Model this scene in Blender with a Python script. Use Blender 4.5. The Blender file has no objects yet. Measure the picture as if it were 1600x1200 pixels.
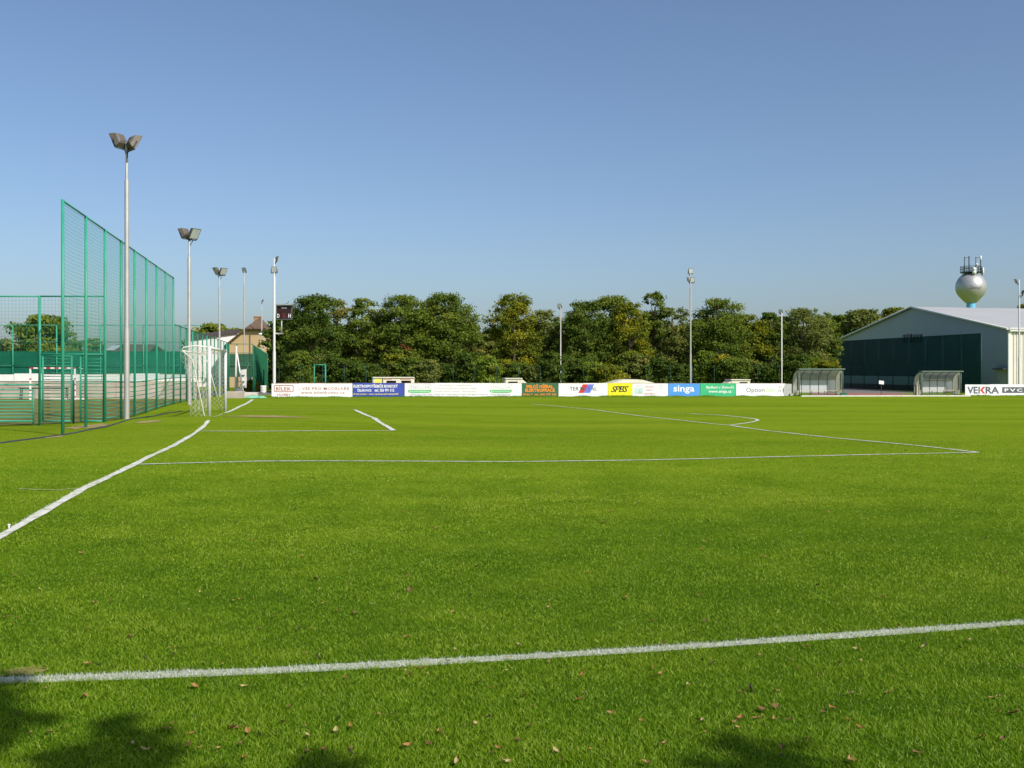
import bpy, math, random
import numpy as np
from mathutils import Vector, Matrix

# ------------------------------------------------------------------ scene, camera, world, sun
sc = bpy.context.scene
C = sc.collection
F = 1640.0          # focal length in photo pixels (1600 wide)
EYE = 1.75          # eye height
HZ = 576.0          # horizon row in the 1600x1200 photo

cam_d = bpy.data.cameras.new('camera')
cam_d.sensor_width = 36.0
cam_d.lens = 36.0 * F / 1600.0
cam_d.shift_y = (HZ - 600.0) / 1600.0
cam_d.clip_start = 0.05
cam_d.clip_end = 6000.0
cam = bpy.data.objects.new('camera', cam_d)
cam.location = (0, 0, EYE)
cam.rotation_euler = (math.radians(90), 0, 0)
C.objects.link(cam)
sc.camera = cam

SUN_EL = math.radians(40.0)
SUN_AZ = math.atan2(0.68, -0.73)          # clockwise from +Y
world = bpy.data.worlds.new('World')
sc.world = world
world.use_nodes = True
wn = world.node_tree
bg = wn.nodes['Background']
sky = wn.nodes.new('ShaderNodeTexSky')
sky.sky_type = 'NISHITA'
sky.sun_disc = False
sky.sun_elevation = SUN_EL
sky.sun_rotation = SUN_AZ
sky.altitude = 200
sky.air_density = 0.87
sky.dust_density = 2.2
sky.ozone_density = 3.5
wn.links.new(sky.outputs[0], bg.inputs[0])
bg.inputs[1].default_value = 0.133

sun_d = bpy.data.lights.new('sun', 'SUN')
sun_d.energy = 4.6
sun_d.angle = math.radians(0.53)
sun_d.color = (1.0, 0.94, 0.84)
sun = bpy.data.objects.new('sun', sun_d)
SUN_DIR = Vector((math.sin(SUN_AZ) * math.cos(SUN_EL), math.cos(SUN_AZ) * math.cos(SUN_EL), math.sin(SUN_EL)))
sun.rotation_euler = (-SUN_DIR).to_track_quat('-Z', 'Y').to_euler()
sun.location = SUN_DIR * 60
C.objects.link(sun)

vs = sc.view_settings
vs.view_transform = 'Standard'
vs.look = 'None'
vs.exposure = 0.0
vs.gamma = 1.0
vs.use_curve_mapping = False

# ------------------------------------------------------------------ terrain
_ctrl = [(0, 0, 0), (-5, 5, 0), (5, 5, 0), (0, 6, 0), (-2.7, 6, 0), (3.3, 6.8, 0), (0, -30, 0), (-30, 0, 0), (30, 0, 0),
         (-6.6, 17.9, .08), (9.2, 21, .05), (-11.8, 27.6, 0), (-13.4, 36.4, 0), (-16.5, 51, 0), (-10.4, 35.0, .15),
         (-11.3, 42.3, .02), (-4.2, 36, -.02), (-7.3, 54, -.12), (1.0, 60, -.2), (9.2, 41, -.18), (-20, 64, -.1), (-50, 64, -.1),
         (-30, 34, 0), (-60, 34, 0), (-17, 73.5, -.262), (0, 76.9, -.315), (12, 79.3, -.36), (22, 81.2, -.385), (41, 85, -.455), (55, 88, -.47),
         (-25, 90, -.3), (0, 100, -.38), (40, 105, -.46), (60, 60, -.35), (35, 45, -.25), (30, 20, -.05), (-60, 100, -.3), (80, 110, -.48), (-10, 12, .03), (0, 14, .03), (8, 13, .02)]
_ctrl = np.array(_ctrl, float)
_cc = 7.0
_A = np.sqrt(((_ctrl[:, None, :2] - _ctrl[None, :, :2]) ** 2).sum(2) + _cc * _cc)
_w = np.linalg.solve(_A + 1e-6 * np.eye(len(_ctrl)), _ctrl[:, 2] + .2)

def Hn(x, y):
    x = np.asarray(x, float); y = np.asarray(y, float)
    out = np.zeros(x.shape)
    for (cx, cy, _), w in zip(_ctrl, _w):
        out += w * np.sqrt((x - cx) ** 2 + (y - cy) ** 2 + _cc * _cc)
    out -= .2
    r = np.sqrt((x - 5) ** 2 + (y - 45) ** 2)
    k = np.clip((r - 75) / 60, 0, 1); k = k * k * (3 - 2 * k)
    return out * (1 - k) - .42 * k

def H(x, y):
    return float(Hn(np.array([x]), np.array([y]))[0])

def X(u, d):
    return (u - 800.0) / F * d

def Z(v, d):
    return EYE - (v - HZ) * d / F

def G(u, v):
    """ground point seen at photo pixel u, v"""
    d = np.arange(3.0, 140.0, .05)
    g = Z(v, d) - Hn(X(u, d), d)
    i = np.argmax(g < 0)
    if i == 0:
        i = len(d) - 1
    a, b = g[i - 1], g[i]
    t = a / (a - b) if a != b else 0
    dd = d[i - 1] + .05 * t
    return (X(u, dd), dd)

# ------------------------------------------------------------------ materials
MATS = {}

def mat(name, col, rough=.6, metal=0.0, var=.12, scale=3.0, bump=0.0, bscale=40.0, spec=.4, stain=None):
    if name in MATS:
        return MATS[name]
    m = bpy.data.materials.new(name)
    m.use_nodes = True
    nt = m.node_tree
    b = nt.nodes['Principled BSDF']
    b.inputs['Roughness'].default_value = rough
    b.inputs['Metallic'].default_value = metal
    b.inputs['Specular IOR Level'].default_value = spec
    tc = nt.nodes.new('ShaderNodeTexCoord')
    n = nt.nodes.new('ShaderNodeTexNoise')
    n.inputs['Scale'].default_value = scale
    n.inputs['Detail'].default_value = 6
    nt.links.new(tc.outputs['Object'], n.inputs['Vector'])
    r = nt.nodes.new('ShaderNodeValToRGB')
    r.color_ramp.elements[0].position = .3
    r.color_ramp.elements[1].position = .7
    d = stain if stain else [c * (1 - var) for c in col]
    l = [min(1, c * (1 + var)) for c in col]
    r.color_ramp.elements[0].color = (*d, 1)
    r.color_ramp.elements[1].color = (*l, 1)
    nt.links.new(n.outputs['Fac'], r.inputs['Fac'])
    nt.links.new(r.outputs['Color'], b.inputs['Base Color'])
    if bump:
        n2 = nt.nodes.new('ShaderNodeTexNoise')
        n2.inputs['Scale'].default_value = bscale
        n2.inputs['Detail'].default_value = 4
        nt.links.new(tc.outputs['Object'], n2.inputs['Vector'])
        bp = nt.nodes.new('ShaderNodeBump')
        bp.inputs['Strength'].default_value = bump
        bp.inputs['Distance'].default_value = .02
        nt.links.new(n2.outputs['Fac'], bp.inputs['Height'])
        nt.links.new(bp.outputs['Normal'], b.inputs['Normal'])
    MATS[name] = m
    return m

def mat_sheer(name, col, alpha, trans=.3, var=.2):
    """woven fabric / polycarbonate that lets part of the light straight through"""
    if name in MATS:
        return MATS[name]
    m = bpy.data.materials.new(name)
    m.use_nodes = True
    nt = m.node_tree
    nt.nodes.clear()
    out = nt.nodes.new('ShaderNodeOutputMaterial')
    tc = nt.nodes.new('ShaderNodeTexCoord')
    n = nt.nodes.new('ShaderNodeTexNoise'); n.inputs['Scale'].default_value = .8; n.inputs['Detail'].default_value = 5
    nt.links.new(tc.outputs['Object'], n.inputs['Vector'])
    r = nt.nodes.new('ShaderNodeValToRGB')
    r.color_ramp.elements[0].position = .3; r.color_ramp.elements[1].position = .7
    r.color_ramp.elements[0].color = (*[c * (1 - var) for c in col], 1)
    r.color_ramp.elements[1].color = (*[min(1, c * (1 + var)) for c in col], 1)
    nt.links.new(n.outputs['Fac'], r.inputs['Fac'])
    df = nt.nodes.new('ShaderNodeBsdfDiffuse'); tl = nt.nodes.new('ShaderNodeBsdfTranslucent')
    tp = nt.nodes.new('ShaderNodeBsdfTransparent')
    m1 = nt.nodes.new('ShaderNodeMixShader'); m1.inputs[0].default_value = trans
    m2 = nt.nodes.new('ShaderNodeMixShader'); m2.inputs[0].default_value = alpha
    nt.links.new(r.outputs[0], df.inputs[0]); nt.links.new(r.outputs[0], tl.inputs[0])
    nt.links.new(df.outputs[0], m1.inputs[1]); nt.links.new(tl.outputs[0], m1.inputs[2])
    nt.links.new(tp.outputs[0], m2.inputs[1]); nt.links.new(m1.outputs[0], m2.inputs[2])
    nt.links.new(m2.outputs[0], out.inputs[0])
    MATS[name] = m
    return m

def mat_leaf(name, stops, trans=.35):
    m = bpy.data.materials.new(name)
    m.use_nodes = True
    nt = m.node_tree
    nt.nodes.clear()
    out = nt.nodes.new('ShaderNodeOutputMaterial')
    at = nt.nodes.new('ShaderNodeAttribute'); at.attribute_name = 'tone'
    r = nt.nodes.new('ShaderNodeValToRGB')
    els = r.color_ramp.elements
    while len(els) < len(stops):
        els.new(.5)
    for e, (p, c) in zip(els, stops):
        e.position = p; e.color = (*[q * 1.12 for q in c], 1)
    nt.links.new(at.outputs['Fac'], r.inputs['Fac'])
    df = nt.nodes.new('ShaderNodeBsdfDiffuse'); tl = nt.nodes.new('ShaderNodeBsdfTranslucent')
    gl = nt.nodes.new('ShaderNodeBsdfGlossy'); gl.inputs['Roughness'].default_value = .5
    gl.inputs['Color'].default_value = (.6, .65, .55, 1)
    mx = nt.nodes.new('ShaderNodeMixShader'); mx.inputs[0].default_value = trans
    mg = nt.nodes.new('ShaderNodeMixShader'); mg.inputs[0].default_value = .012
    nt.links.new(r.outputs[0], df.inputs[0]); nt.links.new(r.outputs[0], tl.inputs[0])
    nt.links.new(df.outputs[0], mx.inputs[1]); nt.links.new(tl.outputs[0], mx.inputs[2])
    nt.links.new(mx.outputs[0], mg.inputs[1]); nt.links.new(gl.outputs[0], mg.inputs[2])
    nt.links.new(mg.outputs[0], out.inputs[0])
    MATS[name] = m
    return m

# ------------------------------------------------------------------ object helpers
def tag(o, label=None, cat=None, group=None, kind=None):
    if label: o['label'] = label
    if cat: o['category'] = cat
    if group: o['group'] = group
    if kind: o['kind'] = kind
    return o

def thing(name, label, cat, loc=(0, 0, 0), group=None):
    o = bpy.data.objects.new(name, None)
    o.empty_display_size = .2
    o.location = loc
    C.objects.link(o)
    return tag(o, label, cat, group)

class MB:
    def __init__(s):
        s.v = []; s.f = []; s.sm = []
    def face(s, pts, smooth=False):
        i = len(s.v)
        s.v += [tuple(p) for p in pts]
        s.f.append(tuple(range(i, i + len(pts)))); s.sm.append(smooth)
        return s
    def box(s, c, size, ex=(1, 0, 0), ey=None, ez=(0, 0, 1)):
        """oriented box round centre c; ex, ey, ez unit axes"""
        ex = Vector(ex).normalized(); ez = Vector(ez)
        ey = Vector(ey) if ey is not None else ez.cross(ex)
        ey.normalize(); c = Vector(c)
        hx, hy, hz = ex * size[0] / 2, ey * size[1] / 2, ez * size[2] / 2
        p = [c + a * hx + b * hy + d * hz for d in (-1, 1) for b in (-1, 1) for a in (-1, 1)]
        i = len(s.v); s.v += [tuple(q) for q in p]
        for q in ((0, 2, 3, 1), (4, 5, 7, 6), (0, 1, 5, 4), (2, 6, 7, 3), (0, 4, 6, 2), (1, 3, 7, 5)):
            s.f.append(tuple(i + k for k in q)); s.sm.append(False)
        return s
    def prism(s, poly, vec):
        """extrude planar polygon (list of points) along vec"""
        n = len(poly); vec = Vector(vec); i = len(s.v)
        s.v += [tuple(p) for p in poly] + [tuple(Vector(p) + vec) for p in poly]
        s.f.append(tuple(i + k for k in range(n))[::-1]); s.sm.append(False)
        s.f.append(tuple(i + n + k for k in range(n))); s.sm.append(False)
        for k in range(n):
            s.f.append((i + k, i + (k + 1) % n, i + n + (k + 1) % n, i + n + k)); s.sm.append(False)
        return s
    def tube(s, pts, r, n=8, r1=None, cap=True):
        pts = [Vector(p) for p in pts]; m = len(pts)
        rs = [r + ((r1 if r1 is not None else r) - r) * k / max(1, m - 1) for k in range(m)]
        t0 = (pts[1] - pts[0]).normalized()
        up = Vector((0, 0, 1)) if abs(t0.z) < .9 else Vector((1, 0, 0))
        a = t0.cross(up).normalized(); i0 = len(s.v)
        for k, p in enumerate(pts):
            t = (pts[min(k + 1, m - 1)] - pts[max(k - 1, 0)]).normalized()
            a = (a - t * a.dot(t)).normalized(); b = t.cross(a)
            for j in range(n):
                an = 2 * math.pi * j / n
                s.v.append(tuple(p + (a * math.cos(an) + b * math.sin(an)) * rs[k]))
        for k in range(m - 1):
            for j in range(n):
                q = i0 + k * n
                s.f.append((q + j, q + (j + 1) % n, q + n + (j + 1) % n, q + n + j)); s.sm.append(n > 4)
        if cap:
            s.f.append(tuple(i0 + j for j in range(n))[::-1]); s.sm.append(False)
            s.f.append(tuple(i0 + (m - 1) * n + j for j in range(n))); s.sm.append(False)
        return s
    def lathe(s, c, prof, n=32):
        c = Vector(c); i0 = len(s.v)
        for (r, z) in prof:
            for j in range(n):
                a = 2 * math.pi * j / n
                s.v.append((c.x + r * math.cos(a), c.y + r * math.sin(a), c.z + z))
        for k in range(len(prof) - 1):
            for j in range(n):
                q = i0 + k * n
                s.f.append((q + j, q + (j + 1) % n, q + n + (j + 1) % n, q + n + j)); s.sm.append(True)
        return s
    def build(s, name, m, parent=None):
        me = bpy.data.meshes.new(name)
        off = parent_world(parent)
        me.from_pydata([(v[0] - off[0], v[1] - off[1], v[2] - off[2]) for v in s.v], [], s.f)
        me.polygons.foreach_set('use_smooth', s.sm)
        me.materials.append(m)
        me.update()
        o = bpy.data.objects.new(name, me)
        C.objects.link(o)
        if parent: o.parent = parent
        return o

def parent_world(p):
    v = Vector((0, 0, 0))
    while p:
        v = v + p.location; p = p.parent
    return v

def mesh_np(name, V, Fq, m, parent=None, tone=None, extra=None):
    """big mesh from numpy arrays; Fq (n,k) faces"""
    me = bpy.data.meshes.new(name)
    off = parent_world(parent)
    V = np.asarray(V, np.float32) - np.array(off, np.float32)
    k = Fq.shape[1]
    me.vertices.add(len(V)); me.vertices.foreach_set('co', V.ravel())
    me.loops.add(Fq.size); me.loops.foreach_set('vertex_index', Fq.astype(np.int32).ravel())
    me.polygons.add(len(Fq)); me.polygons.foreach_set('loop_start', np.arange(0, Fq.size, k, dtype=np.int32))
    me.polygons.foreach_set('loop_total', np.full(len(Fq), k, np.int32))
    for nm, arr in (('tone', tone), ('paint', extra)):
        if arr is not None:
            a = me.attributes.new(nm, 'FLOAT', 'POINT'); a.data.foreach_set('value', np.asarray(arr, np.float32))
    me.materials.append(m)
    me.update(calc_edges=True); me.validate()
    o = bpy.data.objects.new(name, me); C.objects.link(o)
    if parent: o.parent = parent
    return o

# ------------------------------------------------------------------ colours of the place
M_post = mat('green_paint', (.035, .30, .19), .45, var=.12, scale=2)
M_post2 = mat('green_paint_dark', (.02, .16, .10), .5, var=.15)
M_net = mat('green_wire', (.03, .30, .20), .6, var=.05)
M_galv = mat('galvanised_steel', (.42, .41, .38), .55, .35, var=.12, scale=1.2)
M_white = mat('white_paint', (.80, .80, .78), .45, var=.04, scale=1.5)
M_whitew = mat('white_weathered', (.70, .68, .62), .7, var=.1, scale=1.5)
M_house = mat('lamp_housing', (.13, .115, .095), .55, .1, var=.15)
M_dark = mat('dark_steel', (.05, .055, .055), .5, .3, var=.2)
M_lens = mat('lamp_glass', (.45, .48, .5), .08, 0, var=.1, spec=.8)
M_conc = mat('concrete', (.46, .41, .34), .85, var=.16, scale=.9, bump=.3, stain=(.36, .31, .25))
M_black = mat('black_rubber', (.035, .042, .055), .6, var=.2)

# ------------------------------------------------------------------ ground
def mat_ground():
    m = bpy.data.materials.new('mown_turf'); m.use_nodes = True
    nt = m.node_tree; N = nt.nodes; L = nt.links
    b = N['Principled BSDF']; b.inputs['Roughness'].default_value = .8
    b.inputs['Specular IOR Level'].default_value = .0
    tc = N.new('ShaderNodeTexCoord')
    def noise(sc_, det, vec=None, rough=.55):
        n = N.new('ShaderNodeTexNoise'); n.inputs['Scale'].default_value = sc_; n.inputs['Detail'].default_value = det
        n.inputs['Roughness'].default_value = rough
        L.new(vec if vec else tc.outputs['Object'], n.inputs['Vector']); return n.outputs['Fac']
    def mix(f, a, c):
        x = N.new('ShaderNodeMix'); x.data_type = 'RGBA'
        if isinstance(f, float): x.inputs[0].default_value = f
        else: L.new(f, x.inputs[0])
        for i, q in ((6, a), (7, c)):
            if isinstance(q, tuple): x.inputs[i].default_value = (*q, 1)
            else: L.new(q, x.inputs[i])
        return x.outputs[2]
    def ramp(f, p0, p1):
        r = N.new('ShaderNodeMapRange'); r.inputs[1].default_value = p0; r.inputs[2].default_value = p1
        L.new(f, r.inputs[0]); return r.outputs[0]
    mp = N.new('ShaderNodeMapping'); mp.inputs['Rotation'].default_value = (0, 0, -.2); mp.inputs['Scale'].default_value = (.35, 1.6, 1)
    L.new(tc.outputs['Object'], mp.inputs['Vector'])
    big = ramp(noise(.16, 4, mp.outputs[0]), .35, .65)
    mid = ramp(noise(.9, 6), .3, .7)
    fine = ramp(noise(22, 5, rough=.7), .3, .7)
    c1 = mix(big, GR_A, GR_B)
    c2 = mix(mid, c1, GR_C)
    xm = N.new('ShaderNodeMix'); xm.data_type = 'RGBA'; xm.inputs[0].default_value = .55
    L.new(c1, xm.inputs[6]); L.new(c2, xm.inputs[7])
    dk = N.new('ShaderNodeMix'); dk.data_type = 'RGBA'; dk.blend_type = 'MULTIPLY'; dk.inputs[0].default_value = 1
    fr = N.new('ShaderNodeMapRange'); fr.inputs[3].default_value = .62; fr.inputs[4].default_value = 1.3
    L.new(fine, fr.inputs[0])
    L.new(xm.outputs[2], dk.inputs[6]); L.new(fr.outputs[0], dk.inputs[7])
    dry = ramp(noise(.55, 8, rough=.68), .60, .74)
    dsc = N.new('ShaderNodeMath'); dsc.operation = 'MULTIPLY'; dsc.inputs[1].default_value = .55; L.new(dry, dsc.inputs[0])
    dkout = mix(dsc.outputs[0], dk.outputs[2], (.27, .245, .055))
    # near thatch under the blades, coloured darker to stand for shaded gaps between them
    sp = N.new('ShaderNodeSeparateXYZ'); L.new(tc.outputs['Object'], sp.inputs[0])
    yy = N.new('ShaderNodeMath'); yy.operation = 'MULTIPLY_ADD'; yy.inputs[1].default_value = 9.0
    L.new(mid, yy.inputs[0]); L.new(sp.outputs[1], yy.inputs[2])
    tf_ = N.new('ShaderNodeMapRange'); tf_.interpolation_type = 'SMOOTHSTEP'
    tf_.inputs[1].default_value = 10; tf_.inputs[2].default_value = 24
    L.new(yy.outputs[0], tf_.inputs[0])
    thf = mix(fine, (.034, .078, .005), (.075, .135, .009))
    L.new(mix(tf_.outputs[0], thf, dkout), b.inputs['Base Color'])
    bp = N.new('ShaderNodeBump'); bp.inputs['Strength'].default_value = .6; bp.inputs['Distance'].default_value = .03
    L.new(noise(35, 6, rough=.75), bp.inputs['Height']); L.new(bp.outputs[0], b.inputs['Normal'])
    return m
GR_A = (.118, .208, .008)
GR_B = (.196, .288, .014)
GR_C = (.215, .262, .022)
M_turf = mat_ground()

def axis(parts):
    a = []
    for lo, hi, st in parts:
        a += list(np.arange(lo, hi, st))
    return np.array(a)
gx = axis([(-3000, -400, 500), (-400, -100, 40), (-100, -40, 5), (-40, 60, 1.25), (60, 120, 5), (120, 400, 40), (400, 3001, 500)])
gy = axis([(-600, -100, 100), (-100, -10, 10), (-10, 115, 1.25), (115, 200, 10), (200, 600, 50), (600, 4001, 400)])
XX, YY = np.meshgrid(gx, gy)
ZZ = Hn(XX, YY)
idx = np.arange(XX.size).reshape(XX.shape)
Fg = np.stack([idx[:-1, :-1], idx[:-1, 1:], idx[1:, 1:], idx[1:, :-1]], -1).reshape(-1, 4)
ground = mesh_np('ground', np.stack([XX, YY, ZZ], -1).reshape(-1, 3), Fg, M_turf)
tag(ground, 'mown green football pitch and the flat land around it', kind='structure')
ground.data.polygons.foreach_set('use_smooth', [True] * len(ground.data.polygons))

def sheet(name, poly, m, lift, label, step=2.0, kind='structure'):
    """flat sheet draped over the terrain, poly is a quad of (x, y) corners"""
    a, b, c, d = [np.array(p, float) for p in poly]
    nu = max(1, int(np.linalg.norm(b - a) / step)); nv = max(1, int(np.linalg.norm(d - a) / step))
    U, V = np.meshgrid(np.linspace(0, 1, nu + 1), np.linspace(0, 1, nv + 1))
    P = (a * ((1 - U) * (1 - V))[..., None] + b * (U * (1 - V))[..., None] + c * (U * V)[..., None] + d * ((1 - U) * V)[..., None])
    z = Hn(P[..., 0], P[..., 1]) + lift
    ii = np.arange(U.size).reshape(U.shape)
    Fq = np.stack([ii[:-1, :-1], ii[:-1, 1:], ii[1:, 1:], ii[1:, :-1]], -1).reshape(-1, 4)
    o = mesh_np(name, np.concatenate([P, z[..., None]], -1).reshape(-1, 3), Fq, m)
    return tag(o, label, kind=kind)

M_court = mat('court_turf', (.155, .16, .025), .9, var=.25, scale=.5, bump=.3)
M_asph = mat('asphalt', (.17, .165, .16), .9, var=.15, scale=1.0, bump=.2)
M_redp = mat('red_paving', (.30, .13, .10), .9, var=.12, scale=1.0)
M_earth = mat('bare_earth', (.31, .235, .09), .95, var=.22, scale=2.5, bump=.3)
sheet('court_ground', [(-90, 34.6), (-13.4, 34.6), (-19.2, 63.9), (-90, 63.9)], M_court, .008, 'worn olive court surface behind the green fences')
sheet('second_court_ground', [(-60, 64.6), (-19.6, 64.6), (-24, 89), (-60, 89)], M_court, .008, 'worn court surface beyond the long wall')
sheet('asphalt_path', [(-25.5, 80), (-15.5, 84), (-19, 97), (-29, 92)], M_asph, .008, 'grey asphalt path beside the tan house')
p1, p2 = G(1312, 620), G(1436, 620)
sheet('red_path', [(24.8, 84.0), (33.2, 85.8), (34.6, 94.5), (26.5, 94.5)], M_redp, .010, 'red paved strip between the two dugouts')
sheet('grey_apron', [(26.5, 94.6), (38.5, 94.6), (38.0, 118), (28, 118)], M_asph, .008, 'grey asphalt apron in front of the hall')

# ------------------------------------------------------------------ painted lines
def mat_line():
    m = bpy.data.materials.new('line_chalk'); m.use_nodes = True
    nt = m.node_tree; N = nt.nodes; L = nt.links
    b = N['Principled BSDF']; b.inputs['Roughness'].default_value = .9; b.inputs['Specular IOR Level'].default_value = .1
    b.inputs['Base Color'].default_value = (.66, .66, .60, 1)
    tc = N.new('ShaderNodeTexCoord'); n = N.new('ShaderNodeTexNoise')
    n.inputs['Scale'].default_value = 9; n.inputs['Detail'].default_value = 8; n.inputs['Roughness'].default_value = .75
    L.new(tc.outputs['Object'], n.inputs['Vector'])
    r = N.new('ShaderNodeValToRGB')
    r.color_ramp.elements[0].position = .36; r.color_ramp.elements[0].color = (.30, .34, .16, 1)
    r.color_ramp.elements[1].position = .56; r.color_ramp.elements[1].color = (.72, .72, .66, 1)
    L.new(n.outputs[0], r.inputs[0]); L.new(r.outputs[0], b.inputs['Base Color'])
    return m
M_line = mat_line()
def mat_line_faint():
    m = M_line.copy(); m.name = 'line_chalk_faint'
    for n in m.node_tree.nodes:
        if n.type == 'VALTORGB':
            n.color_ramp.elements[0].color = (.20, .25, .06, 1); n.color_ramp.elements[1].color = (.48, .52, .34, 1)
            n.color_ramp.elements[0].position = .40; n.color_ramp.elements[1].position = .62
    return m
M_lfaint = mat_line_faint()
M_lnear = M_line.copy(); M_lnear.name = 'line_chalk_sparse'
for n_ in M_lnear.node_tree.nodes:
    if n_.type == 'VALTORGB':
        n_.color_ramp.elements[0].color = (.16, .20, .08, 1); n_.color_ramp.elements[1].color = (.62, .63, .56, 1)
        n_.color_ramp.elements[0].position = .42; n_.color_ramp.elements[1].position = .60
    if n_.type == 'TEX_NOISE': n_.inputs['Scale'].default_value = 60
random.seed(4)
LINES = []

def pline(pix, w, label, m=None, wob=.015, ground_pts=None, lift=.012):
    P = [np.array(G(u, v)) for u, v in pix] if ground_pts is None else [np.array(p, float) for p in ground_pts]
    pts = []
    for a, b in zip(P[:-1], P[1:]):
        L_ = np.linalg.norm(b - a); n = max(1, int(L_ / .4))
        for k in range(n):
            pts.append(a + (b - a) * k / n)
    pts.append(P[-1]); pts = np.array(pts)
    LINES.append((pts, w))
    t = np.gradient(pts, axis=0); t /= np.linalg.norm(t, axis=1)[:, None] + 1e-9
    nrm = np.stack([-t[:, 1], t[:, 0]], -1)
    k = len(pts)
    jl = np.cumsum(np.random.RandomState(k).normal(0, wob * .4, k)); jl = jl - np.linspace(jl[0], jl[-1], k)
    ww = w / 2 * (1 + .16 * np.random.RandomState(k + 1).normal(0, 1, k).clip(-1.5, 1.5))
    a = pts + nrm * (jl + ww)[:, None]; b = pts + nrm * (jl - ww)[:, None]
    V = np.concatenate([np.c_[a, Hn(a[:, 0], a[:, 1]) + lift], np.c_[b, Hn(b[:, 0], b[:, 1]) + lift]])
    i = np.arange(k - 1)
    Fq = np.stack([i + k, i + k + 1, i + 1, i], -1)
    o = mesh_np('pitch_line', V, Fq, m or M_line)
    return tag(o, label, kind='structure')

NEAR_TOUCH = [(-250, 1074), (0, 1064), (200, 1057), (400, 1049.5), (600, 1039), (800, 1028), (1000, 1016), (1150, 1005.5), (1300, 994.5), (1450, 984), (1600, 973), (1850, 953)]
pline(NEAR_TOUCH, .115, 'near touchline painted white across the front of the pitch', M_lnear, wob=.004, lift=.003)
pline([(-260, 985), (-120, 908), (0, 838), (60, 803), (125, 765), (160, 749), (206, 727), (235, 712.5), (262, 700.5), (290, 685), (308, 674), (320, 664), (326, 657)], .12, 'goal line running from the left edge to the goal')
pline([(333, 652), (341, 650), (349, 647)], .10, 'worn stretch of goal line between the goal posts', M_lfaint)
pline([(351, 645.5), (358, 643), (372, 636), (384, 630.5), (395, 624.5)], .16, 'goal line beyond the goal up to the far corner')
pline([(212, 726.4), (300, 724), (400, 721.5), (500, 721), (600, 721.3), (800, 722), (1000, 719.5), (1200, 714.8), (1350, 711), (1480, 708.5), (1528, 707.5)], .085, 'near side line of the penalty area')
pline([(1528, 707.5), (1440, 697.5), (1300, 684.5), (1200, 673.5), (1142, 665), (1070, 657.5), (1000, 650), (930, 640.5), (831, 631.3)], .10, 'front line of the penalty area')
pline([(1142, 664.5), (1165, 661.5), (1178, 659), (1184, 657), (1180, 655), (1160, 652.3), (1130, 649.3), (1080, 646.5)], .12, 'arc in front of the penalty area')
pline([(1080, 646.5), (1040, 645), (980, 642.3)], .07, 'faint far half of the penalty arc', M_lfaint)
pline([(316, 674), (400, 674.3), (500, 673.6), (560, 673.4), (614, 673.2)], .10, 'near side line of the goal area')
pline([(615, 673), (596, 661.5), (585, 653.5), (578, 651), (566, 645.5), (554, 640.5)], .16, 'front line of the goal area')
pline([(554, 640.5), (480, 641.2), (365, 641.5)], .08, 'faint far side line of the goal area', M_lfaint)
pline([(30, 765), (60, 766), (95, 767), (110, 764.5), (122, 764)], .045, 'short mark outside the goal line', M_lfaint)
pline([(415, 624.6), (600, 624.3), (830, 623.3), (1050, 622.8), (1240, 622.4)], .10, 'faint far touchline in front of the boards', M_lfaint)

# worn earth in the goal mouth and by the fence
def patch(label, pix, seed):
    rs = np.random.RandomState(seed)
    P = np.array([G(u, v) for u, v in pix]); c = P.mean(0)
    n = 40; ang = np.linspace(0, 2 * np.pi, n, endpoint=False)
    half = (P.max(0) - P.min(0)) / 2; mid = (P.max(0) + P.min(0)) / 2
    r = 1 + .18 * rs.normal(0, 1, n)
    e = np.stack([mid[0] + half[0] * np.cos(ang) * r, mid[1] + half[1] * np.sin(ang) * r], -1)
    V = np.concatenate([[mid], e]); V = np.c_[V, Hn(V[:, 0], V[:, 1]) + .008]
    i = np.arange(n)
    tag(mesh_np('bare_earth_patch', V, np.stack([i * 0, i + 1, (i + 1) % n + 1], -1), M_earth), label, kind='structure')
patch('worn strip of bare earth in front of the goal', [(354, 651), (480, 651), (410, 649.7), (410, 652.4)], 1)
patch('worn earth in the gateway of the green fence', [(110, 667), (160, 667), (130, 664), (130, 670)], 2)
patch('bare earth beside the nearest fence post', [(74, 684), (97, 682), (85, 681), (85, 684.5)], 3)
patch('small bare spot beside the floodlight pole', [(212, 660), (246, 659), (230, 657.5), (230, 661)], 5)
patch('worn spot at the left end of the near touchline', [(8, 1052), (70, 1050), (38, 1044), (38, 1056)], 6)

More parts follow.
